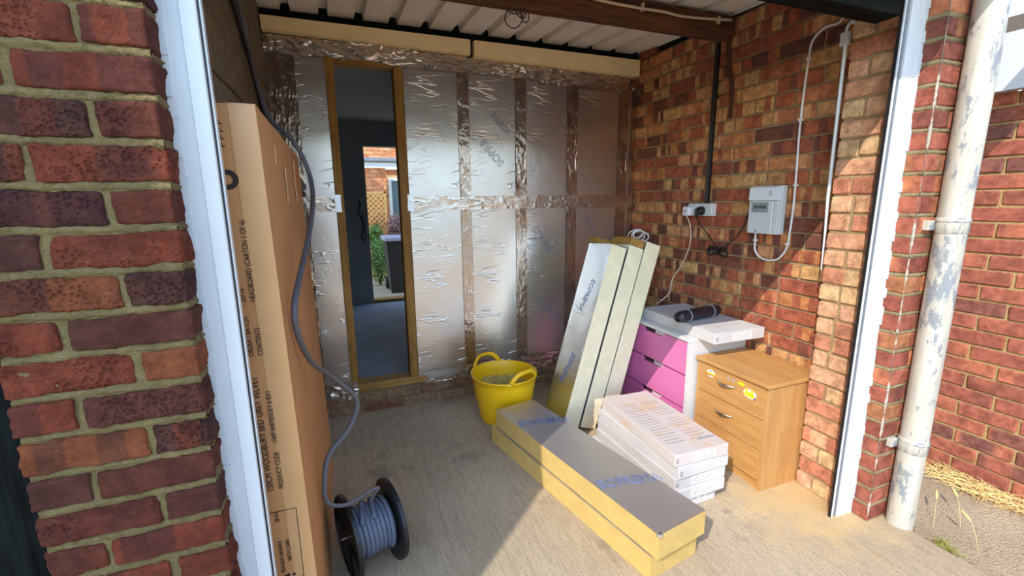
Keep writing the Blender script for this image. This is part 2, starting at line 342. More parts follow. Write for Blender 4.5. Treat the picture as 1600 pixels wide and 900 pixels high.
class MB:
    def __init__(self): self.v = []; self.f = []
    def add(self, vs, fs):
        n = len(self.v); self.v += [Vector(p) for p in vs]; self.f += [tuple(i + n for i in f) for f in fs]; return self
    def box(self, lo, hi, bev=0.0):
        lo = Vector(lo); hi = Vector(hi)
        return self.obox((lo + hi) / 2, (hi - lo) / 2, Matrix.Identity(3), bev)
    def obox(self, c, h, rot, bev=0.0):
        c = Vector(c); h = Vector(h)
        if bev <= 0:
            vs = [c + rot @ Vector((sx * h.x, sy * h.y, sz * h.z)) for sx in (-1, 1) for sy in (-1, 1) for sz in (-1, 1)]
            return self.add(vs, [(0, 1, 3, 2), (4, 6, 7, 5), (0, 4, 5, 1), (2, 3, 7, 6), (0, 2, 6, 4), (1, 5, 7, 3)])
        bm = bmesh.new(); bmesh.ops.create_cube(bm, size=2.0)
        for q in bm.verts: q.co = Vector((q.co.x * h.x, q.co.y * h.y, q.co.z * h.z))
        bmesh.ops.bevel(bm, geom=list(bm.edges), offset=min(bev, 0.45 * min(h)), segments=2, affect='EDGES', profile=0.5)
        bm.verts.index_update()
        r = self.add([c + rot @ q.co for q in bm.verts], [tuple(q.index for q in f.verts) for f in bm.faces]); bm.free(); return r
    def tube(self, pts, r, n=8, flat=1.0, up=None, cap=True):
        pts = [Vector(p) for p in pts]; rings = []
        prev = Vector(up) if up else None
        for i, p in enumerate(pts):
            d = (pts[min(i + 1, len(pts) - 1)] - pts[max(i - 1, 0)])
            d = d.normalized() if d.length > 1e-9 else Vector((0, 0, 1))
            a = prev if prev is not None else (Vector((0, 0, 1)) if abs(d.z) < 0.9 else Vector((1, 0, 0)))
            a = a - d * a.dot(d)
            if a.length < 1e-6: a = d.orthogonal()
            a.normalize(); b = d.cross(a); prev = a
            rr = r[i] if isinstance(r, (list, tuple)) else r
            rings.append([p + a * (rr * math.cos(2 * math.pi * k / n)) + b * (rr * flat * math.sin(2 * math.pi * k / n)) for k in range(n)])
        return self.rings(rings, cap)
    def rings(self, rings, cap=True, closed=False):
        n = len(rings[0]); vs = [q for r in rings for q in r]; fs = []
        for i in range(len(rings) - 1):
            for k in range(n):
                fs.append((i * n + k, i * n + (k + 1) % n, (i + 1) * n + (k + 1) % n, (i + 1) * n + k))
        if cap:
            fs.append(tuple(range(n))[::-1]); fs.append(tuple((len(rings) - 1) * n + k for k in range(n)))
        return self.add(vs, fs)
    def prism(self, poly, org, ux, uy, depth):
        org = Vector(org); ux = Vector(ux); uy = Vector(uy); w = ux.cross(uy).normalized() * depth
        n = len(poly); vs = [org + ux * x + uy * y for x, y in poly] + [org + ux * x + uy * y + w for x, y in poly]
        fs = [tuple(range(n))[::-1], tuple(range(n, 2 * n))] + [(i, (i + 1) % n, n + (i + 1) % n, n + i) for i in range(n)]
        return self.add(vs, fs)
    def grid(self, fn, nu, nv):
        vs = [fn(i / nu, j / nv) for j in range(nv + 1) for i in range(nu + 1)]
        return self.add(vs, [(j * (nu + 1) + i, j * (nu + 1) + i + 1, (j + 1) * (nu + 1) + i + 1, (j + 1) * (nu + 1) + i) for j in range(nv) for i in range(nu)])

def wloc(o):
    v = Vector(o.location); p = o.parent
    while p: v = v + p.location; p = p.parent
    return v

def obj(name, mb, mat, parent=None, smooth=False, label=None, mats=None, matfn=None):
    me = bpy.data.meshes.new(name)
    lo = Vector((min(v.x for v in mb.v), min(v.y for v in mb.v), min(v.z for v in mb.v)))
    hi = Vector((max(v.x for v in mb.v), max(v.y for v in mb.v), max(v.z for v in mb.v)))
    org = Vector(((lo.x + hi.x) / 2, (lo.y + hi.y) / 2, lo.z))
    me.from_pydata([v - org for v in mb.v], [], mb.f); me.update()
    bm = bmesh.new(); bm.from_mesh(me); bmesh.ops.recalc_face_normals(bm, faces=bm.faces); bm.to_mesh(me); bm.free()
    for m in (mats or [mat]): me.materials.append(M[m] if isinstance(m, str) else m)
    if matfn:
        for p in me.polygons: p.material_index = matfn(p)
    if smooth:
        for p in me.polygons: p.use_smooth = True
    o = bpy.data.objects.new(name, me); COL.objects.link(o)
    if parent: o.parent = parent; o.location = org - wloc(parent)
    else: o.location = org
    if label: o['label'] = label
    return o

def tag(o, label, cat=None, group=None, kind=None):
    o['label'] = label
    if cat: o['category'] = cat
    if group: o['group'] = group
    if kind: o['kind'] = kind
    return o

def thing(name, loc, label, cat=None, group=None, kind=None):
    o = bpy.data.objects.new(name, None); COL.objects.link(o); o.location = loc; o.empty_display_size = 0.05
    return tag(o, label, cat, group, kind)

def frame_from(x, y):
    x = Vector(x).normalized(); y = Vector(y); y = (y - x * y.dot(x)).normalized(); z = x.cross(y)
    return Matrix((x, y, z)).transposed()

def text(name, s, size, org, xd, yd, mat, parent, outline=0.0, extrude=0.0003, sx=1.0, align='LEFT'):
    cu = bpy.data.curves.new(name, 'FONT'); cu.body = s; cu.size = size; cu.align_x = align; cu.resolution_u = 3
    if outline: cu.fill_mode = 'NONE'; cu.bevel_depth = outline; cu.bevel_resolution = 0
    else: cu.extrude = extrude
    tmp = bpy.data.objects.new(name + '_tmp', cu); COL.objects.link(tmp)
    bpy.context.view_layer.update()
    me = bpy.data.meshes.new_from_object(tmp.evaluated_get(bpy.context.evaluated_depsgraph_get()))
    bpy.data.objects.remove(tmp); bpy.data.curves.remove(cu)
    rot = frame_from(xd, yd); org = Vector(org)
    me.name = name
    for v in me.vertices: v.co = rot @ Vector((v.co.x * sx, v.co.y, v.co.z))
    me.materials.clear(); me.materials.append(M[mat])
    o = bpy.data.objects.new(name, me); COL.objects.link(o)
    if parent: o.parent = parent; o.location = org - wloc(parent)
    else: o.location = org
    return o

def smooth_path(pts, n=8):
    P = [Vector(p) for p in pts]; out = []
    for i in range(len(P) - 1):
        p0 = P[max(i - 1, 0)]; p1 = P[i]; p2 = P[i + 1]; p3 = P[min(i + 2, len(P) - 1)]
        for k in range(n):
            t = k / n
            out.append(0.5 * ((2 * p1) + (p2 - p0) * t + (2 * p0 - 5 * p1 + 4 * p2 - p3) * t * t + (3 * p1 - p0 - 3 * p2 + p3) * t ** 3))
    out.append(P[-1]); return out

# ---------------------------------------------------------------- bricks
_bc = {}
def brick_mesh(L, D, H, mat, hi=False, var=None, bev=0.005, jit=0.0018):
    var = R.randrange(5) if var is None else var
    key = (round(L, 3), round(D, 3), round(H, 3), mat, hi, var)
    if key in _bc: return _bc[key]
    bm = bmesh.new(); bmesh.ops.create_cube(bm, size=1.0)
    rr = random.Random(hash(key[:3]) + var * 17)
    if hi:
        bmesh.ops.subdivide_edges(bm, edges=list(bm.edges), cuts=15, use_grid_fill=True)
        h = Vector((L / 2, D / 2, H / 2)); rad = 0.006; sd = Vector((rr.random() * 50, rr.random() * 50, rr.random() * 50))
        for v in bm.verts:
            q = Vector((v.co.x * L, v.co.y * D, v.co.z * H))
            # pull grid lines towards the edges so the rounding is smooth
            for a in range(3):
                s = q[a] / h[a]; q[a] = h[a] * (math.copysign(abs(s) ** 0.75, s))
            inn = Vector((max(-h[a] + rad, min(h[a] - rad, q[a])) for a in range(3)))
            d = q - inn
            if d.length > 1e-9: q = inn + d.normalized() * rad
            nd = (q - inn).normalized() if d.length > 1e-9 else Vector((0, 0, 0))
            a1 = noise.noise(q * 18 + sd); a2 = noise.noise(q * 70 + sd)
            a3 = noise.noise(q * 38 - sd)
            v.co = q + nd * (a1 * 0.004 + a2 * 0.003 + min(0.0, a3 + 0.15) * 0.006) + Vector((noise.noise(q * 14 + sd), 0, noise.noise(q * 14 - sd))) * 0.004
    else:
        for v in bm.verts: v.co = Vector((v.co.x * L, v.co.y * D, v.co.z * H))
        bmesh.ops.bevel(bm, geom=list(bm.edges), offset=bev, segments=1, affect='EDGES')
        for v in bm.verts: v.co += Vector((rr.uniform(-1, 1), rr.uniform(-0.6, 0.6), rr.uniform(-1, 1))) * jit
    me = bpy.data.meshes.new('brick'); bm.to_mesh(me); bm.free()
    me.materials.append(M[mat])
    if hi:
        for p in me.polygons: p.use_smooth = True
    _bc[key] = me; return me

def put_brick(parent, me, c, rz=0.0, name='brick'):
    o = bpy.data.objects.new(name, me); COL.objects.link(o); o.parent = parent
    o.location = Vector(c) - wloc(parent); o.rotation_euler = (R.uniform(-.006, .006), R.uniform(-.006, .006), rz + R.uniform(-.006, .006))
    return o

def lay(parent, face, a0, a1, z0, z1, zj, mat, axis, normal, L=0.215, D=0.08, H=0.065, J=0.010, phase=0.0, hole=None, headers=0.0, name='brick', proud=0.002, sub=None):
    """courses between z0 and z1 on the plane axis=face; 'axis' is the run direction index (0 = X, 1 = Y)"""
    j0 = math.floor((z0 - zj) / (H + J)); k = 0; n = 0
    rz = {(1, -1): -math.pi / 2, (1, 1): math.pi / 2, (0, -1): 0.0, (0, 1): math.pi}[(axis, normal)]
    j = j0
    while zj + j * (H + J) < z1 - 0.02:
        zl = max(zj + j * (H + J) + J / 2, z0); zh = min(zj + (j + 1) * (H + J) - J / 2, z1)
        if zh - zl > 0.02:
            pos = a0 - ((j % 2) * (L + J) / 2 + phase + R.uniform(-.012, .012)) % (L + J)
            while pos < a1:
                ln = L
                if R.random() < headers: ln = (L - J) / 2
                s = max(pos + J / 2, a0); e = min(pos + ln + J / 2, a1)
                if e - s > 0.025:
                    mid = (s + e) / 2; zc = (zl + zh) / 2
                    if not (hole and hole(mid, zc)):
                        ll = round((e - s) / 0.01) * 0.01 if (e - s) < L - 0.004 else L
                        ll = min(ll, e - s + 0.004)
                        pr = proud + R.uniform(-.002, .0025)
                        cc = [0, 0, zc]; cc[axis] = mid; cc[1 - axis] = face + normal * (pr - D / 2)
                        put_brick(parent, brick_mesh(ll, D, zh - zl, mat), cc, rz, name); n += 1
                pos += ln + J
        j += 1
    return n

# ================================================================= THE SETTING
W_IN = 2.36; YB = 1.85
# floor slab (garage and the apron in front of it)
g = MB(); g.box((-0.6, -6.0, -0.10), (2.36, 1.96, 0.0))
floor = obj('floor', g, 'floor'); tag(floor, 'brushed concrete floor slab running from the apron into the garage', 'floor', kind='structure')
# lower ground at the side and all around
g = MB()
def gz(x, y):
    return -0.085 - 0.012 * max(0, min(1, (x - 2.3))) + 0.006 * noise.noise(Vector((x * 4, y * 4, 0)))
g.grid(lambda u, v: Vector((2.3 + u * 1.2, -3.0 + v * 6.0, gz(2.3 + u * 1.2, -3.0 + v * 6.0))), 24, 90)
path = obj('ground_path', g, 'tarmac'); tag(path, 'weathered tarmac strip between the drainpipe and the side brick wall', 'path', kind='structure')
g = MB(); g.box((-60, -60, -0.45), (60, 60, -0.12))
ground = obj('ground', g, 'tarmac'); tag(ground, 'pale weathered ground all round the garage', 'ground', kind='structure')

# ---- left front pillar (nearest brickwork)
ZJL = 0.0236 - 0.0; LS = 0.190; LH = 0.0935; JJ = 0.012
g = MB(); g.box((-0.288, 0.006, 0.0), (-0.006, 0.30, 2.23))
pl = obj('wall_front_left', g, 'mortar_front'); tag(pl, 'red brick garage pillar left of the white door frame', 'pillar', kind='structure')
for j in range(0, 29):
    zc = ZJL + j * 0.075 + 0.0375
    k = 22 - 1 - j            # course index below the top joint, k = 1 is a stretcher at the arris
    if k % 2 == 1:
        a = (-LS, 0.0, 0.1025); b = (-LS - JJ - LH, -LS - JJ, 0.215)
    else:
        a = (-LH, 0.0, 0.215); b = (-LH - JJ - LS, -LH - JJ, 0.1025)
    hi = zc < 1.9 and zc > 0.5
    for (x0, x1, d) in (a, b):
        L = x1 - x0
        me = brick_mesh(L, d, 0.0605, 'brick_front', hi)
        put_brick(pl, me, ((x0 + x1) / 2 + R.uniform(-.0015, .0015), d / 2 + R.uniform(-.002, .002), zc))
    if k % 2 == 1:           # brick behind the header end, seen in the reveal
        put_brick(pl, brick_mesh(0.1025, 0.17, 0.064, 'brick_front'), (-0.0525, 0.1025 + 0.012 + 0.085, zc))
# rough bed joints squeezed out between the courses
mb = MB()
for j in range(6, 26):
    z = ZJL + j * 0.075; n = 90
    for (ax, f0, f1) in (('x', -0.286, -0.002), ('y', 0.002, 0.20)):
        def fn(u, v, ax=ax, f0=f0, f1=f1, z=z):
            s = f0 + u * (f1 - f0)
            ww = 0.0086 * (1 + 0.5 * noise.noise(Vector((s * 26, z * 40, 1))) + 0.3 * noise.noise(Vector((s * 90, z * 40, 1)))); d = 0.0005 + 0.005 * noise.noise(Vector((s * 45, v * 3, z * 30))) + 0.003 * noise.noise(Vector((s * 130, v * 5, z * 30)))
            zz = z + (v - 0.5) * 2 * ww
            edge = 0.006 * (abs(v - 0.5) * 2) ** 3
            return Vector((s, 0.002 - d + edge, zz)) if ax == 'x' else Vector((-0.002 + d - edge, s, zz))
        mb.grid(fn, n, 4)
bj = obj('bed_joints', mb, 'mortar_front', pl, True)

# ---- right front pillar: return face towards the opening and front face
ZJR = -0.003
g = MB(); g.box((2.256, 0.006, -0.12), (2.572, 0.10, 2.23))
g.box((2.38, 0.006, -0.12), (2.572, 2.0, 2.23))
pr = obj('wall_front_right', g, 'mortar_rp'); tag(pr, 'red brick garage pillar between white door frame and drainpipe', 'pillar', kind='structure')
for j in range(-1, 29):
    zc = ZJR + j * 0.075 + 0.0375
    if j % 2 == 0: row = ((2.25, 2.25 + 0.215, 0.1025), (2.475, 2.5775, 0.1025))
    else: row = ((2.25, 2.3525, 0.215), (2.3625, 2.5775, 0.1025))
    for (x0, x1, d) in row:
        d2 = min(d, 0.1025)
        put_brick(pr, brick_mesh(x1 - x0, d2, 0.0595, 'brick_rp', bev=0.004, jit=0.0025), ((x0 + x1) / 2, d2 / 2, zc))
    # next brick inside the return, cut by the frame
mb = MB()
for j in range(-1, 29):
    z = ZJR + j * 0.075
    for (ax, f0, f1) in (('x', 2.252, 2.57), ('y', 0.002, 0.10)):
        def fn(u, v, ax=ax, f0=f0, f1=f1, z=z):
            s = f0 + u * (f1 - f0)
            ww = 0.0095 * (1 + 0.5 * noise.noise(Vector((s * 30, z * 40, 4)))); d = 0.0015 + 0.004 * noise.noise(Vector((s * 45, v * 3, z * 30)))
            zz = z + (v - 0.5) * 2 * ww; edge = 0.006 * (abs(v - 0.5) * 2) ** 3
            return Vector((s, 0.002 - d + edge, zz)) if ax == 'x' else Vector((2.252 - d + edge, s, zz))
        mb.grid(fn, 26, 3)
obj('bed_joints', mb, 'mortar_rp', pr, True)

def arris_paint(parent, x, sx, z0, z1, seed, thr):
    n = int((z1 - z0) / 0.008); rings = []
    m = MB()
    for i in range(n):
        z = z0 + i * 0.008; a = noise.noise(Vector((z * 8, seed, 0))) + 0.35 * noise.noise(Vector((z * 45, seed, 2)))
        q = max(0.0, min(1.0, (a - thr) * 4)); w = 0.0005 + 0.0055 * q; e = -0.004 + 0.0044 * q
        rings.append([Vector((x - sx * e, -0.0022 - e, z)), Vector((x + sx * w, -0.0022 - e, z)), Vector((x + sx * w, 0.0, z)), Vector((x + sx * 0.0005, w, z)), Vector((x - sx * e, w, z))])
    m.rings(rings)
    obj('paint_streak', m, 'limewash', parent, True)
arris_paint(pr, 2.2500, 1, 0.02, 2.1, 3.0, -0.05)

# ---- right inner wall with its proud pier near the door
g = MB(); g.box((W_IN + 0.006, 0.10, -0.05), (W_IN + 0.02, 1.96, 2.42))
wr = obj('wall_right', g, 'mortar_in'); tag(wr, 'mottled red and yellow brick side wall inside the garage', 'wall', kind='structure')
def rhole(a, z): return z > 2.212 + 0.05 * a and a > 0.9
lay(wr, W_IN, 0.30, 1.93, 0.0, 2.36, 0.046, 'brick_in', 1, -1, D=0.06, headers=0.10, phase=0.03, hole=lambda a, z: z > 2.26 + 0.045 * a)
g = MB(); g.box((2.236, 0.10, 0.0), (W_IN + 0.004, 0.294, 2.30))
pier = obj('wall_right_pier', g, 'mortar_pier'); tag(pier, 'pale orange brick pier standing proud beside the door track', 'pier', kind='structure')
lay(pier, 2.23, 0.085, 0.30, 0.0, 2.28, -0.003, 'brick_pier', 1, -1, D=0.09, headers=0.15, phase=0.09)

# ---- left inner wall of concrete blocks
g = MB(); g.box((-0.12, 0.30, 0.0), (-0.028, 1.96, 2.42))
wl = obj('wall_left', g, 'mortar_block'); tag(wl, 'dark concrete block wall behind the tall cardboard carton', 'wall', kind='structure')
lay(wl, -0.02, 0.30, 1.94, 0.0, 2.36, 1.715 - 0.225 * 8, 'block', 1, 1, L=0.44, D=0.06, H=0.215, J=0.010, name='block')

# ---- corrugated roof
rib_x = [-0.08 + 0.1855 * i for i in range(14)]
def zroof(y): return 2.262 + 0.045 * y
g = MB()
prof = []
for i, x in enumerate(rib_x):
    prof += [(x - 0.026, 0.0), (x - 0.018, 0.034), (x + 0.018, 0.034), (x + 0.026, 0.0)]
ys = [-0.12 + 2.2 * k / 10 for k in range(11)]
g.grid(lambda u, v: Vector((prof[round(u * (len(prof) - 1))][0], -0.12 + 2.2 * v, zroof(-0.12 + 2.2 * v) + prof[round(u * (len(prof) - 1))][1])), len(prof) - 1, 10)
n0 = len(g.v)
g.add([v + Vector((0, 0, 0.006)) for v in g.v], [f[::-1] for f in g.f])
ceil = obj('ceiling', g, 'roof'); tag(ceil, 'grey corrugated roof sheeting seen from below', 'ceiling', kind='structure')
g = MB(); g.box((-0.12, 1.862, 2.293), (2.60, 1.95, 2.46)); g.box((W_IN + 0.0, -0.1, 2.30), (2.64, 2.0, 2.45))  # first box added to block light through the open rib ends
g.box((-0.33, -0.1, 2.28), (-0.025, 2.0, 2.45))
tp = obj('trim_1', g, 'blackwood'); tag(tp, 'dark wall plate under the roof edge with an added light block at the back', 'trim', kind='structure')

# ---- lintel and fascia above the opening
g = MB(); g.box((0.072, 0.078, 1.948), (2.134, 0.16, 2.03), 0.006); g.box((0.072, 0.100, 2.02), (2.134, 0.16, 2.24))
lin = obj('trim_2', g, 'blacklintel'); tag(lin, 'black timber head above the garage opening', 'lintel', kind='structure')
g = MB(); g.box((-0.40, -0.255, 2.235), (2.66, -0.225, 2.42)); g.box((-0.40, -0.225, 2.235), (2.66, 0.09, 2.25))
fa = obj('trim_3', g, 'white'); tag(fa, 'white fascia and soffit above the garage opening', 'fascia', kind='structure')

# ---- white door frame, left and right jambs
def jamb(name, x0, x1, inner, label):
    s = 1 if inner > x0 else -1
    t = thing(name, ((x0 + x1) / 2, 0.09, 0), label, 'door frame', kind='structure')
    m = MB()
    xs = sorted((x0, x1))
    if s > 0:      # left jamb: stepped face
        m.prism([(0.006, 0.066), (0.034, 0.066), (0.036, 0.060), (0.062, 0.060), (0.064, 0.063), (0.064, 0.085), (0.006, 0.085)], (0, 0, 0), (1, 0, 0), (0, 1, 0), 2.20)
        obj('jamb_post', m, 'white', t)
        obj('seal', MB().box((0.0645, 0.064, 0), (0.0675, 0.082, 2.20)), 'seal', t)
        obj('edge_bead', MB().box((0.0675, 0.066, 0), (0.0705, 0.082, 2.20)), 'white', t)
        m = MB()
        n = 60
        for i in range(n):
            z0 = 2.2 * i / n
            m.box((-0.004, 0.058 + R.uniform(0, .006), z0), (0.0065 + R.uniform(0, .005), 0.072, z0 + 2.2 / n + .001))
        obj('sealant_bead', m, 'white', t)
    else:
        m.prism([(2.166, 0.066), (2.250, 0.066), (2.250, 0.095), (2.166, 0.095)], (0, 0, 0), (1, 0, 0), (0, 1, 0), 2.20)
        obj('jamb_post', m, 'white', t)
        obj('track', MB().box((2.153, 0.072, 0.0), (2.1655, 0.092, 2.20)), 'greytrack', t)
        obj('seal', MB().box((2.146, 0.076, 0.0), (2.153, 0.090, 2.20)), 'seal', t)
        obj('edge_bead', MB().box((2.139, 0.070, 0.0), (2.146, 0.084, 2.20)), 'white', t)
        obj('seal', MB().box((2.1355, 0.074, 0.0), (2.139, 0.084, 2.20)), 'seal', t)
        m = MB(); n = 60
        for i in range(n):
            z0 = 2.2 * i / n
            m.box((2.243 - R.uniform(0, .005), 0.056 + R.uniform(0, .007), z0), (2.254, 0.070, z0 + 2.2 / n + .001))
        obj('sealant_bead', m, 'white', t)
    return t
jamb('door_1', 0.006, 0.084, 0.084, 'white plastic door jamb beside the cardboard carton')
jamb('door_2', 2.250, 2.128, 2.128, 'white plastic door jamb with track beside the orange pier')

# ---- back partition: brick plinth, studs, foil-faced boards, tape
wb_ = thing('wall_back', (1.18, 1.9, 0), 'foil-faced insulated stud partition across the back of the garage', 'partition wall', kind='structure')
pc = obj('plinth', MB().box((-0.02, YB + 0.005, -0.02), (2.36, 1.955, 0.15)), 'mortar_plinth', wb_)
lay(pc, YB, -0.01, 2.355, 0.0, 0.148, -0.014, 'brick_plinth', 0, -1, D=0.05, H=0.066, J=0.011, phase=0.07, proud=0.0005)
def board(x0, x1, z0, z1, mat='foil'):
    m = MB(); nu = max(4, int((x1 - x0) / 0.03)); nv = max(4, int((z1 - z0) / 0.03))
    def fn(u, v):
        x = x0 + u * (x1 - x0); z = z0 + v * (z1 - z0)
        e = 0 if u in (0, 1) or v in (0, 1) else 1
        return Vector((x, YB + 0.002 + e * 0.0016 * noise.noise(Vector((x * 5, z * 7, 3))), z))
    m.grid(fn, nu, nv)
    m.box((x0, YB + 0.004, z0), (x1, 1.93, z1))
    return obj('insulation_board', m, mat, wb_, True)
cols = [(-0.015, 0.275), (0.704, 1.064), (1.066, 1.450), (1.452, 1.834), (1.836, 2.246), (2.248, 2.355)]
for (a, b) in cols:
    board(a, b, 0.15, 1.328); board(a, b, 1.332, 2.20)
board(0.277, 0.702, 2.135, 2.20)
def strip(x0, x1, z0, z1, amp=0.004, name='foil_tape', dens=0.008, rag=0.004, y=None, mat='tape', sd=0.0, label=None):
    m = MB(); nu = max(5, int((x1 - x0) / dens)); nv = max(5, int((z1 - z0) / dens)); y = YB - 0.004 if y is None else y
    ver = (z1 - z0) > (x1 - x0)
    def fn(u, v):
        x = x0 + u * (x1 - x0); z = z0 + v * (z1 - z0)
        if ver and u in (0, 1): x += rag * noise.noise(Vector((z * 25, u * 9 + sd, 1)))
        if not ver and v in (0, 1): z += rag * noise.noise(Vector((x * 25, v * 9 + sd, 1)))
        p = Vector((x * 1.0, sd, z * 1.0))
        d = noise.noise(Vector((x * (34 if ver else 10), sd, z * (10 if ver else 34)))) * 0.6 + noise.noise(p * 30) * 0.3
        rd = abs(noise.noise(Vector(((x + z) * 13, sd + 5, (z - x) * 8))))
        g = max(0.0, noise.noise(Vector((x * 4, sd + 9, z * 4))) + 0.25)
        return Vector((x, y - amp * (0.35 * abs(d) + g * (abs(d) + 0.8 * max(0.0, 1 - rd * 5))), z))
    m.grid(fn, nu, nv)
    return obj(name, m, 'tapex' if (mat == 'tape' and not ver) else mat, wb_, True, label)
for i, (a, b, z0, z1) in enumerate(((1.028, 1.100, 0.17, 2.11), (1.412, 1.490, 0.17, 2.11), (1.795, 1.874, 0.17, 2.10), (2.212, 2.288, 0.17, 2.08), (0.045, 0.125, 0.16, 2.12), (2.318, 2.357, 0.16, 2.17))):
    strip(a, b, z0, z1, 0.0035, sd=i * 3.1)
strip(-0.01, 0.055, 0.16, 2.13, 0.008, sd=60, dens=0.014)
strip(-0.01, 0.272, 1.290, 1.372, 0.005, sd=21, y=YB - 0.008); strip(0.715, 2.357, 1.288, 1.372, 0.005, sd=24, y=YB - 0.008)
strip(-0.015, 0.75, 2.125, 2.215, 0.016, sd=31, rag=0.012, y=YB - 0.006); strip(0.62, 1.62, 2.115, 2.205, 0.014, sd=33, rag=0.012, y=YB - 0.010)
strip(1.58, 2.355, 2.090, 2.195, 0.012, sd=35, rag=0.02, y=YB - 0.006)
strip(0.735, 0.985, 0.17, 0.222, 0.003, sd=41, y=YB - 0.006, mat='foil_pale'); strip(0.74, 1.05, 0.140, 0.168, 0.004, sd=43, y=YB - 0.010)
strip(1.02, 2.355, 0.135, 0.235, 0.018, sd=45, rag=0.015, y=YB - 0.006); strip(-0.01, 0.318, 0.120, 0.225, 0.024, sd=47, rag=0.02, y=YB - 0.008)
# crumpled foil at the right end of the head tape
strip(2.30, 2.362, 2.10, 2.20, 0.03, sd=51, y=YB - 0.02)
for (x0, x1) in ((0.277, 0.322), (0.648, 0.700)):
    obj('stud', MB().box((x0, 1.842, 0.198), (x1, 1.945, 2.13), 0.002), 'stud', wb_)
obj('head_rail', MB().box((0.322, 1.855, 2.108), (0.648, 1.945, 2.134), 0.002), 'studx', wb_)
obj('sole_plate', MB().box((0.306, 1.842, 0.150), (0.760, 1.955, 0.197), 0.002), 'studx', wb_)
for sx in (0.272, 0.690):   # tape ends wrapped over the studs
    strip(sx, sx + 0.034, 1.285, 1.385, 0.003, y=YB - 0.010, mat='foil_pale', sd=sx)
for (x0, x1, za, zb) in ((-0.012, 1.106, 2.218, 2.292), (1.131, 2.335, 2.196, 2.292)):
    m = MB(); m.prism([(x0, za + 0.008), (x0, zb), (x1, zb), (x1, za - 0.008)], (0, 1.80, 0), (1, 0, 0), (0, 0, 1), -0.11)
    obj('foam_strip', m, 'pirdull', wb_)
obj('strip_gap', MB().box((1.100, 1.84, 2.19), (1.137, 1.92, 2.295)), 'darkgap', wb_)
# prints on the boards
for (s, x, z, a, sz) in (('SOPREMA', 1.335, 1.585, 133, 0.07), ('SOPREMA', 1.10, 1.27, 133, 0.001), ('SOPREMA', 1.52, 1.14, -52, 0.075), ('SOPREMA', 1.55, 0.62, -45, 0.075), ('SOPREMA', 1.93, 1.20, -55, 0.075), ('SOPREMA', 1.385, 1.78, 133, 0.06)):
    if sz < 0.01: continue
    a = math.radians(a)
    text('printed_logo', s[:5], sz, (x, YB - 0.0045 - 0.0006, z), (math.cos(a), 0, math.sin(a)), (-math.sin(a), 0, math.cos(a)), 'paleink', wb_, outline=0.0008)

# ---- the room beyond the doorway
YF = 4.48
g = MB(); g.box((-0.12, 1.955, -0.02), (2.48, 4.60, 0.15)); rf = obj('floor_room', g, 'roomfloor'); tag(rf, 'grey screed floor of the room beyond the doorway', 'floor', kind='structure')
g = MB(); g.box((-0.12, 1.955, 2.235), (2.48, 4.60, 2.33)); tag(obj('ceiling_room', g, 'plaster'), 'grey plaster ceiling of the room beyond the doorway', 'ceiling', kind='structure')
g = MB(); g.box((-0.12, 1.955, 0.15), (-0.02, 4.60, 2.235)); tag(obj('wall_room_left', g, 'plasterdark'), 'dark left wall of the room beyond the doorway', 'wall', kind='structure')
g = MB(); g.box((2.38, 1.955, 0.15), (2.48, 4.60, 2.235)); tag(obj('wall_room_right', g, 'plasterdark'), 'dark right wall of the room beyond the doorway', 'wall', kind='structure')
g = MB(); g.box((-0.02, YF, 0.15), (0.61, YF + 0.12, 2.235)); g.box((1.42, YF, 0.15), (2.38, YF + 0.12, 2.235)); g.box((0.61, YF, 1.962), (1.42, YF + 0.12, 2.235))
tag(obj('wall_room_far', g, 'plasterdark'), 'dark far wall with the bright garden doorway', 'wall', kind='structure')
g = MB(); g.box((0.60, YF - 0.02, 0.15), (1.43, YF + 0.14, 0.182)); tag(obj('door_3', g, 'stud'), 'low wooden threshold of the garden doorway', 'threshold', kind='structure')

# ================================================================= THINGS
# ---- beam, bracket strap, cables on the roof
g = MB(); g.box((-0.02, 1.00, 2.195), (2.352, 1.10, 2.292), 0.004)
beam = obj('roof_beam', g, 'beam'); tag(beam, 'dark timber roof beam crossing under the corrugated sheets', 'beam')
pts = smooth_path([(1.38, 0.990, 2.262), (1.56, 0.990, 2.252), (1.735, 0.990, 2.250), (1.87, 0.990, 2.252), (1.97, 0.990, 2.246), (2.14, 0.990, 2.254), (2.31, 0.990, 2.268)], 6)
t = thing('beam_cable', (1.8, 0.99, 2.25), 'cream cable clipped along the face of the roof beam', 'cable')
obj('cable', MB().tube(pts, 0.0065, 8), 'creamcable', t, True)
for x in (1.74, 2.22): obj('clip', MB().box((x - 0.005, 0.980, 2.238), (x + 0.005, 1.0, 2.275), 0.002), 'creamcable', t)
m = MB()
for k, (cx, r) in enumerate(((1.12, 0.040), (1.16, 0.034), (1.185, 0.028), (1.13, 0.045))):
    m.tube([(cx + r * math.sin(2 * math.pi * i / 24 + k), 1.13 + 0.02 * math.cos(2 * math.pi * i / 24) + 0.006 * k, 2.225 - 0.012 * k + r * 0.85 * math.cos(2 * math.pi * i / 24 + k)) for i in range(25)], 0.0028, 6)
m.tube(smooth_path([(1.20, 1.14, 2.29), (1.19, 1.13, 2.25), (1.17, 1.13, 2.19)], 6), 0.0028, 6)
o = obj('wire_coil', m, 'blackplastic', None, True); tag(o, 'coil of thin dark wire hanging behind the roof beam', 'wire')
m = MB(); m.tube(smooth_path([(2.352, 1.03, 2.24), (2.35, 1.035, 2.14), (2.351, 1.02, 2.05), (2.353, 0.995, 1.95), (2.353, 0.985, 1.775)], 8), 0.016, 6, 0.22, (0, 1, 0))
o = obj('metal_strap', m, 'rust'); tag(o, 'rusty metal strap tying the roof beam down to the brick wall', 'strap')

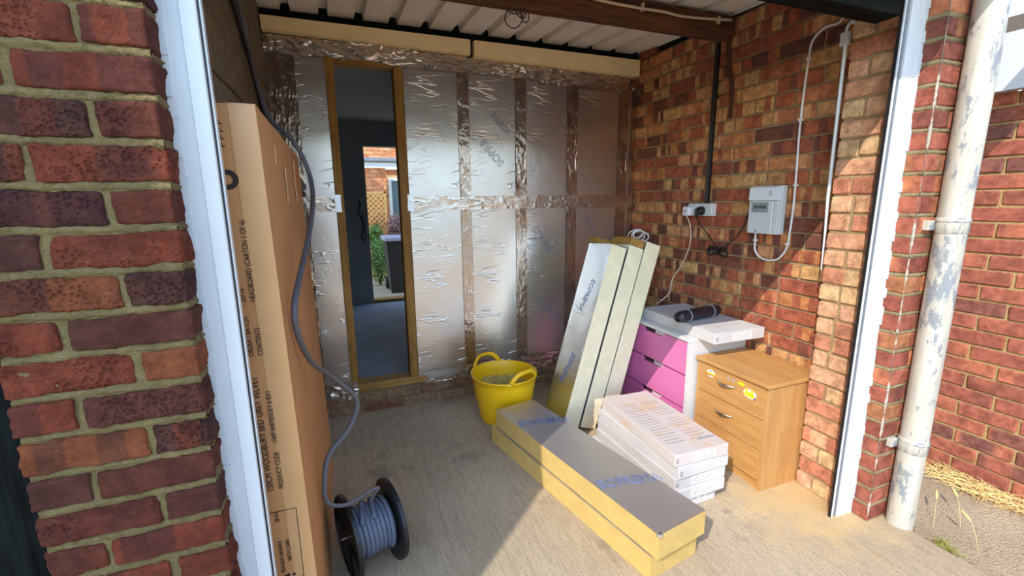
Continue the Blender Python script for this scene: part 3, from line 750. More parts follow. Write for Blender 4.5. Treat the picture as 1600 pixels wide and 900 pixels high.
# ---- black conduit to the socket
t = thing('black_conduit', (2.35, 1.11, 1.30), 'black plastic conduit running down the brick wall to the socket', 'conduit')
obj('trunking', MB().box((2.338, 1.096, 1.302), (2.3585, 1.122, 2.20), 0.003), 'blackplastic', t)
obj('screw', MB().tube([(2.338, 1.088, 1.905), (2.357, 1.088, 1.905)], 0.007, 8), 'blackplastic', t)

# ---- double socket and plugs
t = thing('wall_socket', (2.345, 1.13, 1.235), 'white double wall socket below the black conduit', 'socket')
obj('back_box', MB().box((2.318, 1.040, 1.238), (2.358, 1.228, 1.312), 0.004), 'greyplastic', t)
obj('switch', MB().box((2.314, 1.128, 1.285), (2.319, 1.140, 1.300), 0.001), 'whiteplastic', t)
t = thing('white_plug', (2.29, 1.20, 1.24), 'white square plug with a red mark in the wall socket', 'plug')
obj('body', MB().box((2.272, 1.172, 1.238), (2.3175, 1.228, 1.294), 0.008), 'whiteplastic', t)
obj('red_mark', MB().tube([(2.2705, 1.203, 1.266), (2.2725, 1.203, 1.266)], 0.006, 10), 'red', t)
t = thing('black_plug', (2.30, 1.11, 1.24), 'black plug pushed into the wall socket', 'plug')
obj('body', MB().tube([(2.278, 1.112, 1.268), (2.290, 1.112, 1.268), (2.3175, 1.112, 1.268)], [0.018, 0.024, 0.027], 14), 'blackplastic', t)
obj('grip', MB().box((2.270, 1.100, 1.232), (2.284, 1.122, 1.282), 0.004), 'blackplastic', t)
# black lead with tied bundle
pts = [(2.276, 1.114, 1.236), (2.31, 1.112, 1.19), (2.338, 1.095, 1.15), (2.342, 1.03, 1.085), (2.342, 0.99, 1.045)]
m = MB(); m.tube(smooth_path(pts, 8), 0.0035, 6)
for k in range(4):
    a = 0.062 + 0.005 * k; b = 0.018 + 0.003 * k
    m.tube([(2.345 - 0.004 * k, 0.990 + a * math.sin(2 * math.pi * i / 30) * (1.08 - 0.04 * k) , 1.028 + b * math.sin(4 * math.pi * i / 30 + 0.3) + 0.003 * k) for i in range(31)], 0.0032, 6)
m.tube(smooth_path([(2.338, 0.985, 1.045), (2.340, 0.94, 1.07), (2.338, 0.86, 1.135), (2.335, 0.81, 1.21), (2.332, 0.79, 1.26)], 8), 0.0035, 6)
m.box((2.322, 0.978, 1.020), (2.352, 0.996, 1.040), 0.003)
o = obj('power_lead', m, 'blackplastic', None, True); tag(o, 'black power lead tied in a bundle between socket and control box', 'cable')

# ---- control box
t = thing('control_box', (2.32, 0.67, 1.15), 'white and grey plastic control box fixed to the brick wall', 'control box')
obj('base', MB().box((2.318, 0.598, 1.158), (2.358, 0.772, 1.402), 0.008), 'greyplastic', t)
obj('cover', MB().box((2.300, 0.628, 1.160), (2.322, 0.768, 1.326), 0.005), 'greyplastic', t)
m = MB(); m.prism([(2.322, 1.400), (2.300, 1.392), (2.296, 1.328), (2.322, 1.328)], (0, 0.600, 0), (1, 0, 0), (0, 0, 1), -0.169)
obj('lid', m, 'whiteplastic', t)
obj('side_panel', MB().box((2.304, 0.600, 1.160), (2.322, 0.6265, 1.326), 0.005), 'greyplastic', t)
obj('display', MB().box((2.2975, 0.652, 1.268), (2.3005, 0.748, 1.318), 0.001), 'greypanel', t)
m = MB()
for k in range(5): m.box((2.2968, 0.664 + k * 0.015, 1.285 + R.uniform(0, .006)), (2.2976, 0.672 + k * 0.015, 1.303))
obj('display_print', m, 'blackink', t)
obj('screw', MB().tube([(2.2985, 0.715, 1.173), (2.3005, 0.715, 1.173)], 0.004, 10), 'blackink', t)
m = MB()
for dy in (0.640, 0.648): m.tube([(2.2955, dy + 0.004 * math.cos(a), 1.362 + 0.012 * math.sin(a)) for a in [i * math.pi / 6 for i in range(13)]], 0.0009, 5)
obj('emblem', m, 'greypanel', t)
obj('side_plug', MB().box((2.325, 0.776, 1.225), (2.345, 0.800, 1.265), 0.004), 'blackplastic', t)

# ---- white cable up the wall, white door rail
pts = [(2.340, 0.745, 1.158), (2.350, 0.752, 1.10), (2.350, 0.748, 1.068), (2.350, 0.720, 1.036), (2.350, 0.670, 1.022), (2.350, 0.612, 1.034), (2.350, 0.572, 1.085), (2.350, 0.562, 1.15), (2.350, 0.556, 1.30), (2.350, 0.560, 1.45), (2.350, 0.568, 1.70), (2.350, 0.560, 1.968), (2.350, 0.548, 2.04), (2.350, 0.50, 2.075), (2.350, 0.44, 2.075), (2.350, 0.418, 2.105), (2.350, 0.425, 2.13), (2.352, 0.47, 2.155)]
t = thing('wall_cable', (2.35, 0.6, 1.02), 'white cable looping from control box up the brick wall', 'cable')
obj('cable', MB().tube(smooth_path(pts, 8), 0.0052, 8), 'whitecable', t, True)
for (y, z) in ((0.566, 1.115), (0.557, 1.40), (0.568, 1.70), (0.560, 1.965), (0.752, 1.12)):
    obj('clip', MB().box((2.341, y - 0.010, z - 0.006), (2.358, y + 0.008, z + 0.006), 0.002), 'whitecable', t)
t = thing('cord_rail', (2.23, 0.31, 1.03), 'thin white vertical rail on the corner of the orange pier', 'rail')
m = MB(); m.tube([(2.227, 0.318, 1.95), (2.226, 0.312, 1.34), (2.226, 0.306, 1.20), (2.228, 0.304, 1.03)], [0.0068, 0.0065, 0.0045, 0.0025], 6)
obj('strip', m, 'white', t)
obj('bracket', MB().box((2.214, 0.305, 1.935), (2.236, 0.335, 1.985), 0.003), 'white', t)
obj('hook', MB().tube(smooth_path([(2.224, 0.318, 1.98), (2.218, 0.312, 2.00), (2.216, 0.296, 2.015), (2.222, 0.286, 2.005)], 5), 0.006, 6), 'white', t, True)

# ---- white plug lead falling behind the leaning boards
m = MB(); m.tube(smooth_path([(2.285, 1.202, 1.240), (2.31, 1.19, 1.17), (2.325, 1.20, 1.06), (2.33, 1.26, 0.93), (2.32, 1.33, 0.82), (2.30, 1.335, 0.72), (2.20, 1.338, 0.655)], 8), 0.0042, 6)
o = obj('plug_lead', m, 'creamcable', None, True); tag(o, 'cream lead hanging from the white plug behind the leaning boards', 'cable')

# ---- tall cardboard carton
X0, X1T, X1B, Y0, Y1, HT = -0.012, 0.128, 0.153, 0.16, 1.36, 1.552
t = thing('cardboard_carton', (0.06, 0.76, 0), 'tall brown cardboard headboard carton standing against the left wall', 'carton')
m = MB()
nz = 24
def side_x(z): return X1B + (X1T - X1B) * z / HT
def cprof(z):
    xr = side_x(z); xl = xr - 0.141
    b = 0.004 * noise.noise(Vector((z * 3, 1, 2)))
    return [Vector((xl, Y0, z)), Vector((xr + b, Y0, z)), Vector((xr + 0.006 * noise.noise(Vector((z * 2, 5, 2))), (Y0 + Y1) / 2, z)), Vector((xr, Y1, z)), Vector((xl, Y1, z))]
m.rings([cprof(HT * i / nz) for i in range(nz + 1)])
obj('body', m, 'carton', t)
m = MB(); m.rings([[Vector((side_x(z) - 0.052, Y0 - 0.0012, z)), Vector((side_x(z) + 0.001, Y0 - 0.0012, z)), Vector((side_x(z) + 0.001, Y0 - 0.0004, z)), Vector((side_x(z) - 0.052, Y0 - 0.0004, z))] for z in (0.0, 0.8, HT)])
obj('edge_tape', m, 'cartontape', t)
m = MB(); m.prism([(side_x(HT) - 0.055, Y0 - 0.002), (side_x(HT) + 0.002, Y0 - 0.002), (side_x(HT) + 0.002, Y0 + 0.05), (side_x(HT) - 0.055, Y0 + 0.03)], (0, 0, HT), (1, 0, 0), (0, 1, 0), 0.0015)
obj('top_tape', m, 'cartontape', t)
# lettering on the front edge, reading upwards
lean = Vector((X1T - X1B, 0, HT)).normalized()
def ctext(s, size, xoff, z, sx=1.0):
    x = side_x(z) - xoff
    text('printed_text', s, size, (x, Y0 - 0.0022, z), lean, (-1, 0, 0), 'blackink', t, sx=sx)
ctext('150CM WOODBURY BED GREY VELVET', 0.0205, 0.070, 0.625, 0.86)
ctext('PRODUCT CODE', 0.0165, 0.047, 0.628, 0.80)
ctext(': HAP-WBYB5GRY-0-BX1', 0.0165, 0.047, 0.752, 0.80)
ctext('ORDER / BATCH', 0.0165, 0.070, 0.985, 0.80)
ctext(': 25715', 0.0165, 0.070, 1.11, 0.80)
ctext('CONTENTS', 0.0165, 0.050, 0.985, 0.80)
ctext(': HEADBOARD (CARTON 1 OF 6)', 0.0165, 0.050, 1.11, 0.80)
ctext('FRAGILE HANDLE', 0.0135, 0.070, 0.385, 0.9)
ctext('WITH CARE', 0.0135, 0.052, 0.415, 0.9)
ctext('28 KG', 0.0135, 0.068, 0.535, 0.9)
m = MB(); zc = 0.375; fx = side_x(0.46)
pp = [(fx - 0.094, 0.36), (fx - 0.028, 0.36), (fx - 0.028, 0.565), (fx - 0.094, 0.565), (fx - 0.094, 0.36)]
for (a, b) in zip(pp[:-1], pp[1:]): m.tube([(a[0], Y0 - 0.0016, a[1]), (b[0], Y0 - 0.0016, b[1])], 0.0009, 4)
obj('care_frame', m, 'blackink', t)
m = MB(); m.prism([(fx - 0.088, 0.372), (fx - 0.060, 0.367), (fx - 0.060, 0.378)], (0, Y0 - 0.0014, 0), (1, 0, 0), (0, 0, 1), 0.001); m.tube([(fx - 0.050, Y0 - 0.0018, 0.372), (fx - 0.050, Y0 - 0.001, 0.372)], 0.004, 10)
obj('care_mark', m, 'blackink', t)
m = MB(); cxr = side_x(1.39) - 0.071
ring = []
for i in range(28):
    a = 2 * math.pi * i / 28
    ring.append((a,))
def ringmesh(cx, cz, r0x, r0z, r1x, r1z, y):
    m = MB(); n = 28; vs = []
    for i in range(n):
        a = 2 * math.pi * i / n
        vs += [Vector((cx + r0x * math.cos(a), y, cz + r0z * math.sin(a))), Vector((cx + r1x * math.cos(a), y, cz + r1z * math.sin(a)))]
    m.add(vs, [(2 * i, 2 * i + 1, 2 * ((i + 1) % n) + 1, 2 * ((i + 1) % n)) for i in range(n)]); return m
obj('printed_letter', ringmesh(cxr, 1.393, 0.010, 0.011, 0.0215, 0.0215, Y0 - 0.0016), 'blackink', t)
m = MB()
for k in range(11): m.box((side_x(1.5) - 0.086, Y0 - 0.0016, 1.462 + k * 0.0052), (side_x(1.5) - 0.066 - 0.004 * (k % 3), Y0 - 0.0010, 1.4645 + k * 0.0052))
obj('printed_marks', m, 'blackink', t)
# torn tape scraps on the broad side
for (y, z, h) in ((0.62, 1.40, 0.11), (0.98, 1.42, 0.16), (0.40, 1.47, 0.05), (1.0, 0.72, 0.07)):
    obj('tape_scrap', MB().box((side_x(z) + 0.002, y, z - h / 2), (side_x(z) + 0.0045, y + 0.02, z + h / 2)), 'cartontape', t)
m = MB(); m.box((0.012, 1.00, HT), (0.075, 1.12, HT + 0.018), 0.008)
o = obj('folded_cloth', m, 'wine'); tag(o, 'wine red folded cloth lying on top of the carton', 'cloth')

# ---- grey cable from the wall to the drum, and the drum
t = thing('cable_drum', (0.295, 0.545, 0), 'black cable drum wound with flat grey cable on the floor', 'cable drum')
ax = Vector((0.955, 0.27, 0.0)).normalized(); up = Vector((0, 0, 1)); fw = ax.cross(up).normalized() * -1
ctr = Vector((0.300, 0.555, 0.150))
def ringpt(off, r, a): return ctr + ax * off + fw * (r * math.cos(a)) + up * (r * math.sin(a))
def disc(off0, off1, r, r0=0.0):
    m = MB(); n = 40
    m.rings([[ringpt(o_, rr, 2 * math.pi * k / n) for k in range(n)] for (o_, rr) in ((off0, r - 0.003), (off0, r), (off1, r), (off1, r - 0.003))]); return m
for (a, b) in ((-0.083, -0.074), (0.074, 0.083)):
    fl = obj('flange', disc(a, b, 0.150), 'blackplastic', t)
    s = -1 if a < 0 else 1
    e = a if a < 0 else b
    m = MB(); n = 40
    m.rings([[ringpt(e + s * 0.0, 0.150, 2 * math.pi * k / n) for k in range(n)], [ringpt(e + s * 0.006, 0.150, 2 * math.pi * k / n) for k in range(n)], [ringpt(e + s * 0.006, 0.140, 2 * math.pi * k / n) for k in range(n)], [ringpt(e, 0.140, 2 * math.pi * k / n) for k in range(n)]], cap=False)
    obj('rim', m, 'blackplastic', fl)
    for k in range(6):
        aa = 2 * math.pi * k / 6 + 0.3
        m = MB(); m.tube([ringpt(e + s * 0.003, 0.03, aa), ringpt(e + s * 0.003, 0.141, aa)], 0.004, 4); obj('flange_rib', m, 'blackplastic', fl)
obj('core', disc(-0.074, 0.074, 0.07), 'blackplastic', t)
# winding: flat cable turns
m = MB()
for k in range(7):
    o0 = -0.062 + k * 0.0165
    m.tube([ringpt(o0 + 0.0165 * i / 40, 0.088 + 0.003 * math.sin(k), 2 * math.pi * i / 40) for i in range(41)], 0.0088, 8, 0.42, tuple(ax))
obj('winding', m, 'bluecable', t, True)
m = MB()
m.tube([ringpt(-0.045 + 0.085 * i / 24, 0.099, math.pi * 0.02 + math.pi * 1.0 * (1 - i / 24) - 0.9) for i in range(25)], 0.0088, 8, 0.42, tuple(ax))
m.tube([ringpt(0.0 + 0.06 * i / 24, 0.099, math.pi * 0.0 + math.pi * 1.0 * (1 - i / 24) - 0.9) for i in range(25)], 0.0088, 8, 0.42, tuple(ax))
m.tube([ringpt(0.056, 0.094, 2 * math.pi * i / 40) for i in range(41)], 0.0088, 8, 0.42, tuple(ax))
obj('winding_cross_turns', m, 'bluecable', t, True)
m = MB(); m.obox(ringpt(0.094, 0.03, 0.2), (0.006, 0.012, 0.022), Matrix.Identity(3), 0.005); obj('handle_knob', m, 'whitecable', t)
obj('axle', MB().tube([ringpt(-0.105, 0.0, 0), ringpt(-0.083, 0, 0)], 0.004, 8), 'chrome', t)
pts = [(0.0, 0.80, 2.22), (0.0, 1.02, 2.10), (0.0, 1.151, 1.978), (0.022, 1.10, 1.83), (0.06, 1.038, 1.672), (0.135, 1.0, 1.585), (0.175, 0.99, 1.50), (0.194, 0.95, 1.407), (0.196, 0.75, 1.312), (0.182, 0.55, 1.215), (0.162, 0.36, 1.125), (0.152, 0.28, 1.07), (0.153, 0.28, 0.999), (0.173, 0.36, 0.887), (0.223, 0.46, 0.791), (0.289, 0.5, 0.685), (0.257, 0.5, 0.586), (0.192, 0.47, 0.525), (0.170, 0.44, 0.448), (0.174, 0.43, 0.374), (0.236, 0.44, 0.345), (0.318, 0.48, 0.352), (0.335, 0.49, 0.342), (0.322, 0.50, 0.32), (0.31, 0.515, 0.285)]
o = obj('grey_cable', MB().tube(smooth_path(pts, 10), 0.0088, 8, 0.55, (1, 0, 0)), 'greycable', None, True); tag(o, 'grey cable hanging over the carton and curling down to the drum', 'cable')
pts = [(-0.004, 0.62, 2.20), (-0.004, 0.98, 2.02), (-0.003, 1.20, 1.90), (-0.003, 1.42, 1.74), (-0.003, 1.62, 1.60)]
o = obj('dark_wall_cable', MB().tube(smooth_path(pts, 8), 0.008, 6), 'blackplastic', None, True); tag(o, 'thin dark cable sagging along the block wall under the roof', 'cable')

# ---- yellow tub
t = thing('rubble_tub', (1.168, 1.462, 0), 'yellow flexible tub with two handles by the foil partition', 'tub')
TC = Vector((1.168, 1.462, 0)); TH = 0.298
def tub_r(z): return 0.150 + (0.203 - 0.150) * (z / TH) ** 0.85
m = MB(); n = 56
outer = []
for (z, dr) in ((0.0, -0.008), (0.004, -0.001), (0.03, 0), (0.10, 0), (0.18, 0), (0.25, 0), (TH - 0.012, 0), (TH - 0.010, 0.004), (TH, 0.004), (TH, -0.003)):
    outer.append((tub_r(z) + dr, z))
inner = [(tub_r(z) - 0.005, z) for z in (TH - 0.004, 0.25, 0.18, 0.10, 0.02)]
rings = [[TC + Vector((r * math.cos(2 * math.pi * k / n), r * math.sin(2 * math.pi * k / n), z)) for k in range(n)] for (r, z) in outer + inner]
m.rings(rings)
obj('shell', m, 'yellow', t, True)
def handle(ang):
    m = MB(); r = 0.205; P = []
    for i in range(21):
        u = -1 + 2 * i / 20; a = ang + u * 0.50
        h = TH - 0.005 + 0.062 * (1 - abs(u) ** 3.2)
        P.append(TC + Vector((r * math.cos(a), r * math.sin(a), h)))
    m.tube(P, [0.0165 - 0.004 * (1 - abs(-1 + 2 * i / 20)) for i in range(21)], 8, 0.5, (0, 0, 1))
    # web under both shoulders
    for s in (-1, 1):
        vs = []
        for i in range(6):
            u = s * (0.72 + 0.28 * i / 5); a = ang + u * 0.62
            h = TH - 0.005 + 0.062 * (1 - min(1, abs(u)) ** 3.2)
            for rr in (r - 0.005, r + 0.005):
                vs += [TC + Vector((rr * math.cos(a), rr * math.sin(a), TH - 0.012)), TC + Vector((rr * math.cos(a), rr * math.sin(a), h * 0.6 + 0.4 * TH))]
        m.add(vs, [(4 * i + 0, 4 * i + 1, 4 * i + 5, 4 * i + 4) for i in range(5)] + [(4 * i + 2, 4 * i + 6, 4 * i + 7, 4 * i + 3) for i in range(5)] + [(4 * i + 1, 4 * i + 3, 4 * i + 7, 4 * i + 5) for i in range(5)])
    return m
obj('handle', handle(math.radians(108)), 'yellow', t, True); obj('handle', handle(math.radians(-70)), 'yellow', t, True)
m = MB(); n = 40
def dirt(u, v):
    a = 2 * math.pi * u; r = v * (tub_r(0.03) - 0.007)
    return TC + Vector((r * math.cos(a), r * math.sin(a), 0.03 + 0.006 * noise.noise(Vector((r * 20 * math.cos(a), r * 20 * math.sin(a), 3)))))
m.grid(dirt, 40, 8); obj('cement_residue', m, 'cementdirt', t, True)
m = MB()
def smear(u, v):
    a = math.radians(20 + 150 * u); z = 0.03 + v * (0.175 + 0.03 * noise.noise(Vector((u * 9, 1, 7))) + 0.02 * noise.noise(Vector((u * 40, 1, 7))))
    r = tub_r(z) - 0.0066
    return TC + Vector((r * math.cos(a), r * math.sin(a), z))
m.grid(smear, 110, 16); obj('cement_smear', m, 'cementdirt', t, True)

# ---- insulation boards lying on the floor
def foam_block(name, c4, z0, z1, t, fm, em):
    m = MB(); c = [Vector((x, y, 0)) for x, y in c4]
    m.rings([[v + Vector((0, 0, z)) for v in c] for z in (z0 + 0.001, z1 - 0.0012)])
    obj('foam_core', m, em, t)
    for nm, za, zb in (('foil_face', z1 - 0.0012, z1), ('foil_back', z0, z0 + 0.001)):
        m = MB(); n = 24
        def fn(u, v):
            p = c[1].lerp(c[0], u).lerp(c[2].lerp(c[3], u), v)
            k = 0 if (u in (0, 1) or v in (0, 1)) else 1
            return p + Vector((0, 0, zb + (k * 0.0012 * noise.noise(p * 9 + Vector((0, 0, z0))) if nm == 'foil_face' else 0)))
        m.grid(fn, 14, 50)
        obj(nm, m, fm, t)
A_, B_, C_, D_ = (1.473, 0.112), (1.227, 0.072), (1.016, 1.181), (1.259, 1.221)
t = thing('insulation_board', (1.244, 0.65, 0), 'yellow foam insulation board lying lowest on the concrete floor', 'insulation board', 'foam boards lying on the floor')
foam_block('lower', [(A_[0] - .012, A_[1] + .022), (B_[0] - .012, B_[1] + .022), (C_[0] - .02, C_[1] + .020), (D_[0] - .01, D_[1] + .015)], 0.0, 0.0985, t, 'foil_stack', 'pir')
t = thing('insulation_board', (1.244, 0.65, 0.0995), 'foil-topped foam insulation board lying on top of another board', 'insulation board', 'foam boards lying on the floor')
foam_block('upper', [A_, B_, C_, D_], 0.0995, 0.2, t, 'foil_stack', 'pir')
ld = (Vector((A_[0], A_[1], 0)) - Vector((B_[0], B_[1], 0))).normalized()
yd = Vector((-ld.y, ld.x, 0))
bl = Vector((B_[0], B_[1], 0))
al = (Vector((C_[0], C_[1], 0)) - bl).normalized()
for d in (0.30, 0.90):
    p = bl + al * d + ld * 0.006; tx = Vector((0.985, -0.17, 0)); ty = Vector((0.17, 0.985, 0))
    text('printed_logo', 'SOPREMA', 0.074, (p.x, p.y, 0.2022), tx, ty, 'ink', t, outline=0.0010, sx=0.86)
m = MB(); m.obox((B_[0] + 0.010, B_[1] + 0.008, 0.194), (0.012, 0.010, 0.008), Matrix.Rotation(0.5, 3, 'Z'), 0.004); obj('torn_corner', m, 'foil_pale', t)

# ---- insulation boards leaning on the drawer chest
th = math.radians(18.5)
aa_ = Vector((math.sin(th), 0.070, math.cos(th))).normalized(); yy_ = Vector((-0.02, 1, 0)); 
w_ = (yy_ - aa_ * yy_.dot(aa_)).normalized(); t_ = w_.cross(aa_).normalized()
TK = 0.108
labels = ['foil-faced board leaning in front of the other two leaning boards', 'middle cream foam board of the three leaning ones', 'rearmost leaning foam board resting against the pink drawer chest']
for i in range(3):
    base = Vector((1.385 + (i * (TK + 0.002) + (0.005 if i else 0)) / math.cos(th), 1.100 - 0.002 * i, 0)); base.z = -t_.z * TK + 0.001
    L = (1.115, 1.105, 1.120)[i]; Wd = 0.235
    dv = aa_.copy()
    t = thing('leaning_board', (base.x, base.y, 0), labels[i], 'insulation board', 'foam boards leaning on the drawer chest')
    rot = Matrix((t_, w_, dv)).transposed()
    c = base + t_ * TK / 2 + w_ * Wd / 2 + dv * L / 2
    m = MB(); m.obox(c, (TK / 2 - 0.0012, Wd / 2, L / 2), rot); obj('foam_core', m, 'pirpale', t)
    for s, nm in ((-1, 'foil_face'), (1, 'foil_back')):
        m = MB()
        def fn(u, v, s=s):
            k = 0 if (u in (0, 1) or v in (0, 1)) else 1
            q = base + (t_ * (0.0 if s < 0 else TK)) + w_ * (Wd * u) + dv * (L * v)
            return q - t_ * (0.0015 * k * noise.noise(q * 8)) * (1 if s < 0 else 0)
        m.grid(fn, 12, 44); obj(nm, m, 'foil_pale', t)
    if i == 0:
        for (dl, du) in ((0.78, 0.10), (0.33, 0.10)):
            p = base + dv * (dl + 0.12) + w_ * du - t_ * 0.0022
            text('printed_logo', 'SOPREMA', 0.06, p, (dv * -0.95 + w_ * 0.3), (w_ * -0.95 - dv * 0.3), 'ink', t, outline=0.0010, sx=0.8)
rot = Matrix((t_, w_, aa_)).transposed()
zb = -t_.z * TK + 0.001
p2 = Vector((1.385 + (TK + 0.007) / math.cos(th), 1.098, zb)) + aa_ * 1.1065
o = obj('timber_offcut', MB().obox(p2 + t_ * 0.055 + w_ * 0.10 + aa_ * 0.025, (0.050, 0.095, 0.024), rot, 0.003), 'studx'); tag(o, 'short pale timber offcut on top of the middle leaning board', 'timber')
p1 = Vector((1.385, 1.100, zb)) + aa_ * 1.1165
o = obj('timber_batten', MB().obox(p1 + t_ * 0.045 + w_ * 0.19 + aa_ * 0.020, (0.060, 0.03, 0.0185), rot, 0.003), 'stud'); tag(o, 'rough timber batten across the top of the foil-faced leaning board', 'timber')
p3 = Vector((1.385 + (2 * TK + 0.009) / math.cos(th), 1.096, zb)) + aa_ * 1.1215
m = MB(); cc = p3 + t_ * 0.06 + w_ * 0.17 + aa_ * 0.050
for k in range(4):
    m.tube([cc + Vector((0.055 * math.cos(a) - 0.0 * k, 0.02 * k - 0.03 + 0.02 * math.sin(a + k), 0.030 * math.sin(a) + 0.003 * k)) for a in [2 * math.pi * i / 26 for i in range(27)]], 0.0036, 6)
o = obj('white_cable_coil', m, 'whitecable', None, True); tag(o, 'small coil of white cable on top of the leaning boards', 'cable')

# ---- chest of pink drawers
t = thing('drawer_chest', (2.15, 1.04, 0), 'white chest with pink drawers beside the leaning boards', 'chest of drawers')
PX0, PX1, PY0, PY1, PH = 1.952, 2.350, 0.752, 1.340, 0.615
m = MB(); m.box((PX0 + 0.002, PY0, 0), (PX1, PY0 + 0.018, PH - 0.02)); obj('side_panel', m, 'whitewood', t)
m = MB(); m.box((PX0 + 0.002, PY1 - 0.018, 0), (PX1, PY1, PH - 0.02)); obj('side_panel', m, 'whitewood', t)
obj('back_panel', MB().box((PX1 - 0.008, PY0 + 0.018, 0.02), (PX1, PY1 - 0.018, PH - 0.02)), 'whitewood', t)
obj('top_panel', MB().box((PX0 - 0.002, PY0 - 0.002, PH - 0.02), (PX1, PY1 + 0.002, PH), 0.003), 'whitewood', t)
obj('interior', MB().box((PX0 + 0.018, PY0 + 0.018, 0.02), (PX1 - 0.008, PY1 - 0.018, PH - 0.02)), 'darkgap', t)
for (za, zb) in ((0.412, 0.590), (0.222, 0.402), (0.030, 0.212)):
    m = MB(); ya, yb = PY0 + 0.020, PY1 - 0.020; c = (ya + yb) / 2
    # front panel with a finger cut-out in its top edge
    poly = [(ya, za), (yb, za), (yb, zb), (c + 0.10, zb), (c + 0.08, zb - 0.022), (c - 0.08, zb - 0.022), (c - 0.10, zb), (ya, zb)]
    m.prism(poly, (PX0, 0, 0), (0, 1, 0), (0, 0, 1), 0.017)
    d = obj('drawer_front', m, 'pink', t)
    obj('drawer_rail', MB().box((PX0 + 0.0175, c - 0.22, zb - 0.03), (PX0 + 0.022, c + 0.0, zb - 0.004)), 'whitewood', d)

# ---- flat white boxes
def flat_box(name, c, hx, hy, hz, rz, label, group, dusty=False, front=-1):
    t = thing(name, (c[0], c[1], c[2]), label, 'box', group)
    rot = Matrix.Rotation(rz, 3, 'Z'); cz = Vector(c) + Vector((0, 0, hz))
    obj('body', MB().obox(cz, (hx, hy, hz), rot, 0.0025), 'dustywhite' if dusty else 'whitecarton', t)
    P = lambda x, y, z: cz + rot @ Vector((x, y, z))
    m = MB(); m.obox(P(0.012, -hy - 0.0006, 0), (0.062, 0.0006, 0.017), rot); lb = obj('paper_label', m, 'stickerw', t)
    m = MB()
    for (x0, x1, z) in ((-0.045, -0.014, 0.007), (-0.045, -0.020, 0.0), (-0.045, 0.060, -0.008), (0.040, 0.064, 0.008), (0.026, 0.056, 0.001)):
        m.obox(P((x0 + x1) / 2, -hy - 0.0014, z), ((x1 - x0) / 2, 0.0004, 0.0014), rot)
    obj('label_print', m, 'greyink', lb)
    m = MB()
    for k in range(4): m.obox(P(-0.004 + k * 0.0065, -hy - 0.0015, 0.0055), (0.0016, 0.0004, 0.0032), rot)
    obj('label_number', m, 'greypanel', lb)
    m = MB()
    for k in range(3): m.obox(P(-hx + 0.014, -hy - 0.0012, -0.010 + k * 0.008), (0.008, 0.0005, 0.0022), rot)
    obj('corner_print', m, 'greyink', t)
    return t, P, rot
grp = 'flat white boxes stacked on the floor'
specs = [(1.640, 0.655, 0.000, 0.130, 0.305, 0.035), (1.660, 0.632, 0.056, 0.143, 0.300, 0.02), (1.668, 0.640, 0.112, 0.143, 0.300, 0.012), (1.672, 0.633, 0.168, 0.142, 0.300, 0.028), (1.676, 0.633, 0.2245, 0.143, 0.298, -0.035)]
names = ['bottom flat white box of the stack on the floor', 'second flat white box from the bottom of the floor stack', 'middle flat white box of the floor stack', 'flat white box just under the dusty top one', 'dusty printed flat white box on top of the floor stack']
for i, (x, y, z, hx, hy, rz) in enumerate(specs):
    t, P, rot = flat_box('flat_box', (x, y, z + 0.0005), hx, hy, 0.0275, rz, names[i], grp, dusty=(i == 4))
    if i == 4:
        m = MB()
        for k in range(17):
            yy = -0.21 + k * 0.024
            m.obox(P(-0.066, yy, 0.0279), (0.052 - 0.006 * R.random(), 0.0036 * R.choice((0.6, 1)), 0.0003), rot)
            if k % 5 != 4: m.obox(P(0.064, yy, 0.0279), (0.040 + 0.014 * R.random(), 0.0026, 0.0003), rot)
        obj('top_print', m, 'greyink', t)
        m = MB(); m.obox(P(0.085, -0.222, 0.0280), (0.045, 0.005, 0.0003), rot); obj('title_print', m, 'greypanel', t)
t, P, rot = flat_box('flat_box', (2.172, 0.936, PH + 0.0008), 0.166, 0.305, 0.0285, -0.02, 'flat white box overhanging the top of the pink drawer chest', None)
m = MB()
for k in range(20): m.obox(P(-0.02 + R.uniform(-.02, .02), -0.22 + k * 0.024, 0.0288), (0.115, 0.0016, 0.0003), rot)
obj('top_print', m, 'greyink', t)

# ---- roll of black sacks
t = thing('sack_roll', (2.13, 0.885, PH + 0.0585), 'roll of black plastic sacks on the upper white box', 'sack roll')
m = MB(); a0 = Vector((1.955, 0.855, PH + 0.0585 + 0.0365)); a1 = Vector((2.285, 0.905, PH + 0.0585 + 0.0365))
dirr = (a1 - a0).normalized(); n = 24; rings = []
ub = Vector((0, 0, 1)); sb = dirr.cross(ub).normalized()
for i in range(15):
    u = i / 14; c = a0.lerp(a1, u); rg = []
    for k in range(n):
        a = 2 * math.pi * k / n
        r = 0.0325 + 0.0016 * noise.noise(Vector((u * 9, math.cos(a) * 2, math.sin(a) * 2))) - (0.006 if i in (0, 14) else 0)
        rg.append(c + ub * r * math.cos(a) + sb * r * math.sin(a))
    rings.append(rg)
m.rings(rings); obj('roll', m, 'bag', t, True)
for s, c in ((-1, a0), (1, a1)):
    m = MB(); m.tube([c + dirr * s * 0.0008 + ub * (0.004 + 0.020 * i / 60) * math.cos(i * 0.5) + sb * (0.004 + 0.020 * i / 60) * math.sin(i * 0.5) for i in range(61)], 0.0011, 4)
    obj('spiral_end', m, 'blackplastic', t)
for u in (0.22, 0.80):
    c = a0.lerp(a1, u); m = MB(); m.tube([c + ub * 0.0335 * math.cos(2 * math.pi * k / 24) + sb * 0.0335 * math.sin(2 * math.pi * k / 24) for k in range(25)], 0.0012, 5, 4.0, tuple(dirr))
    obj('paper_band', m, 'greypanel', t)

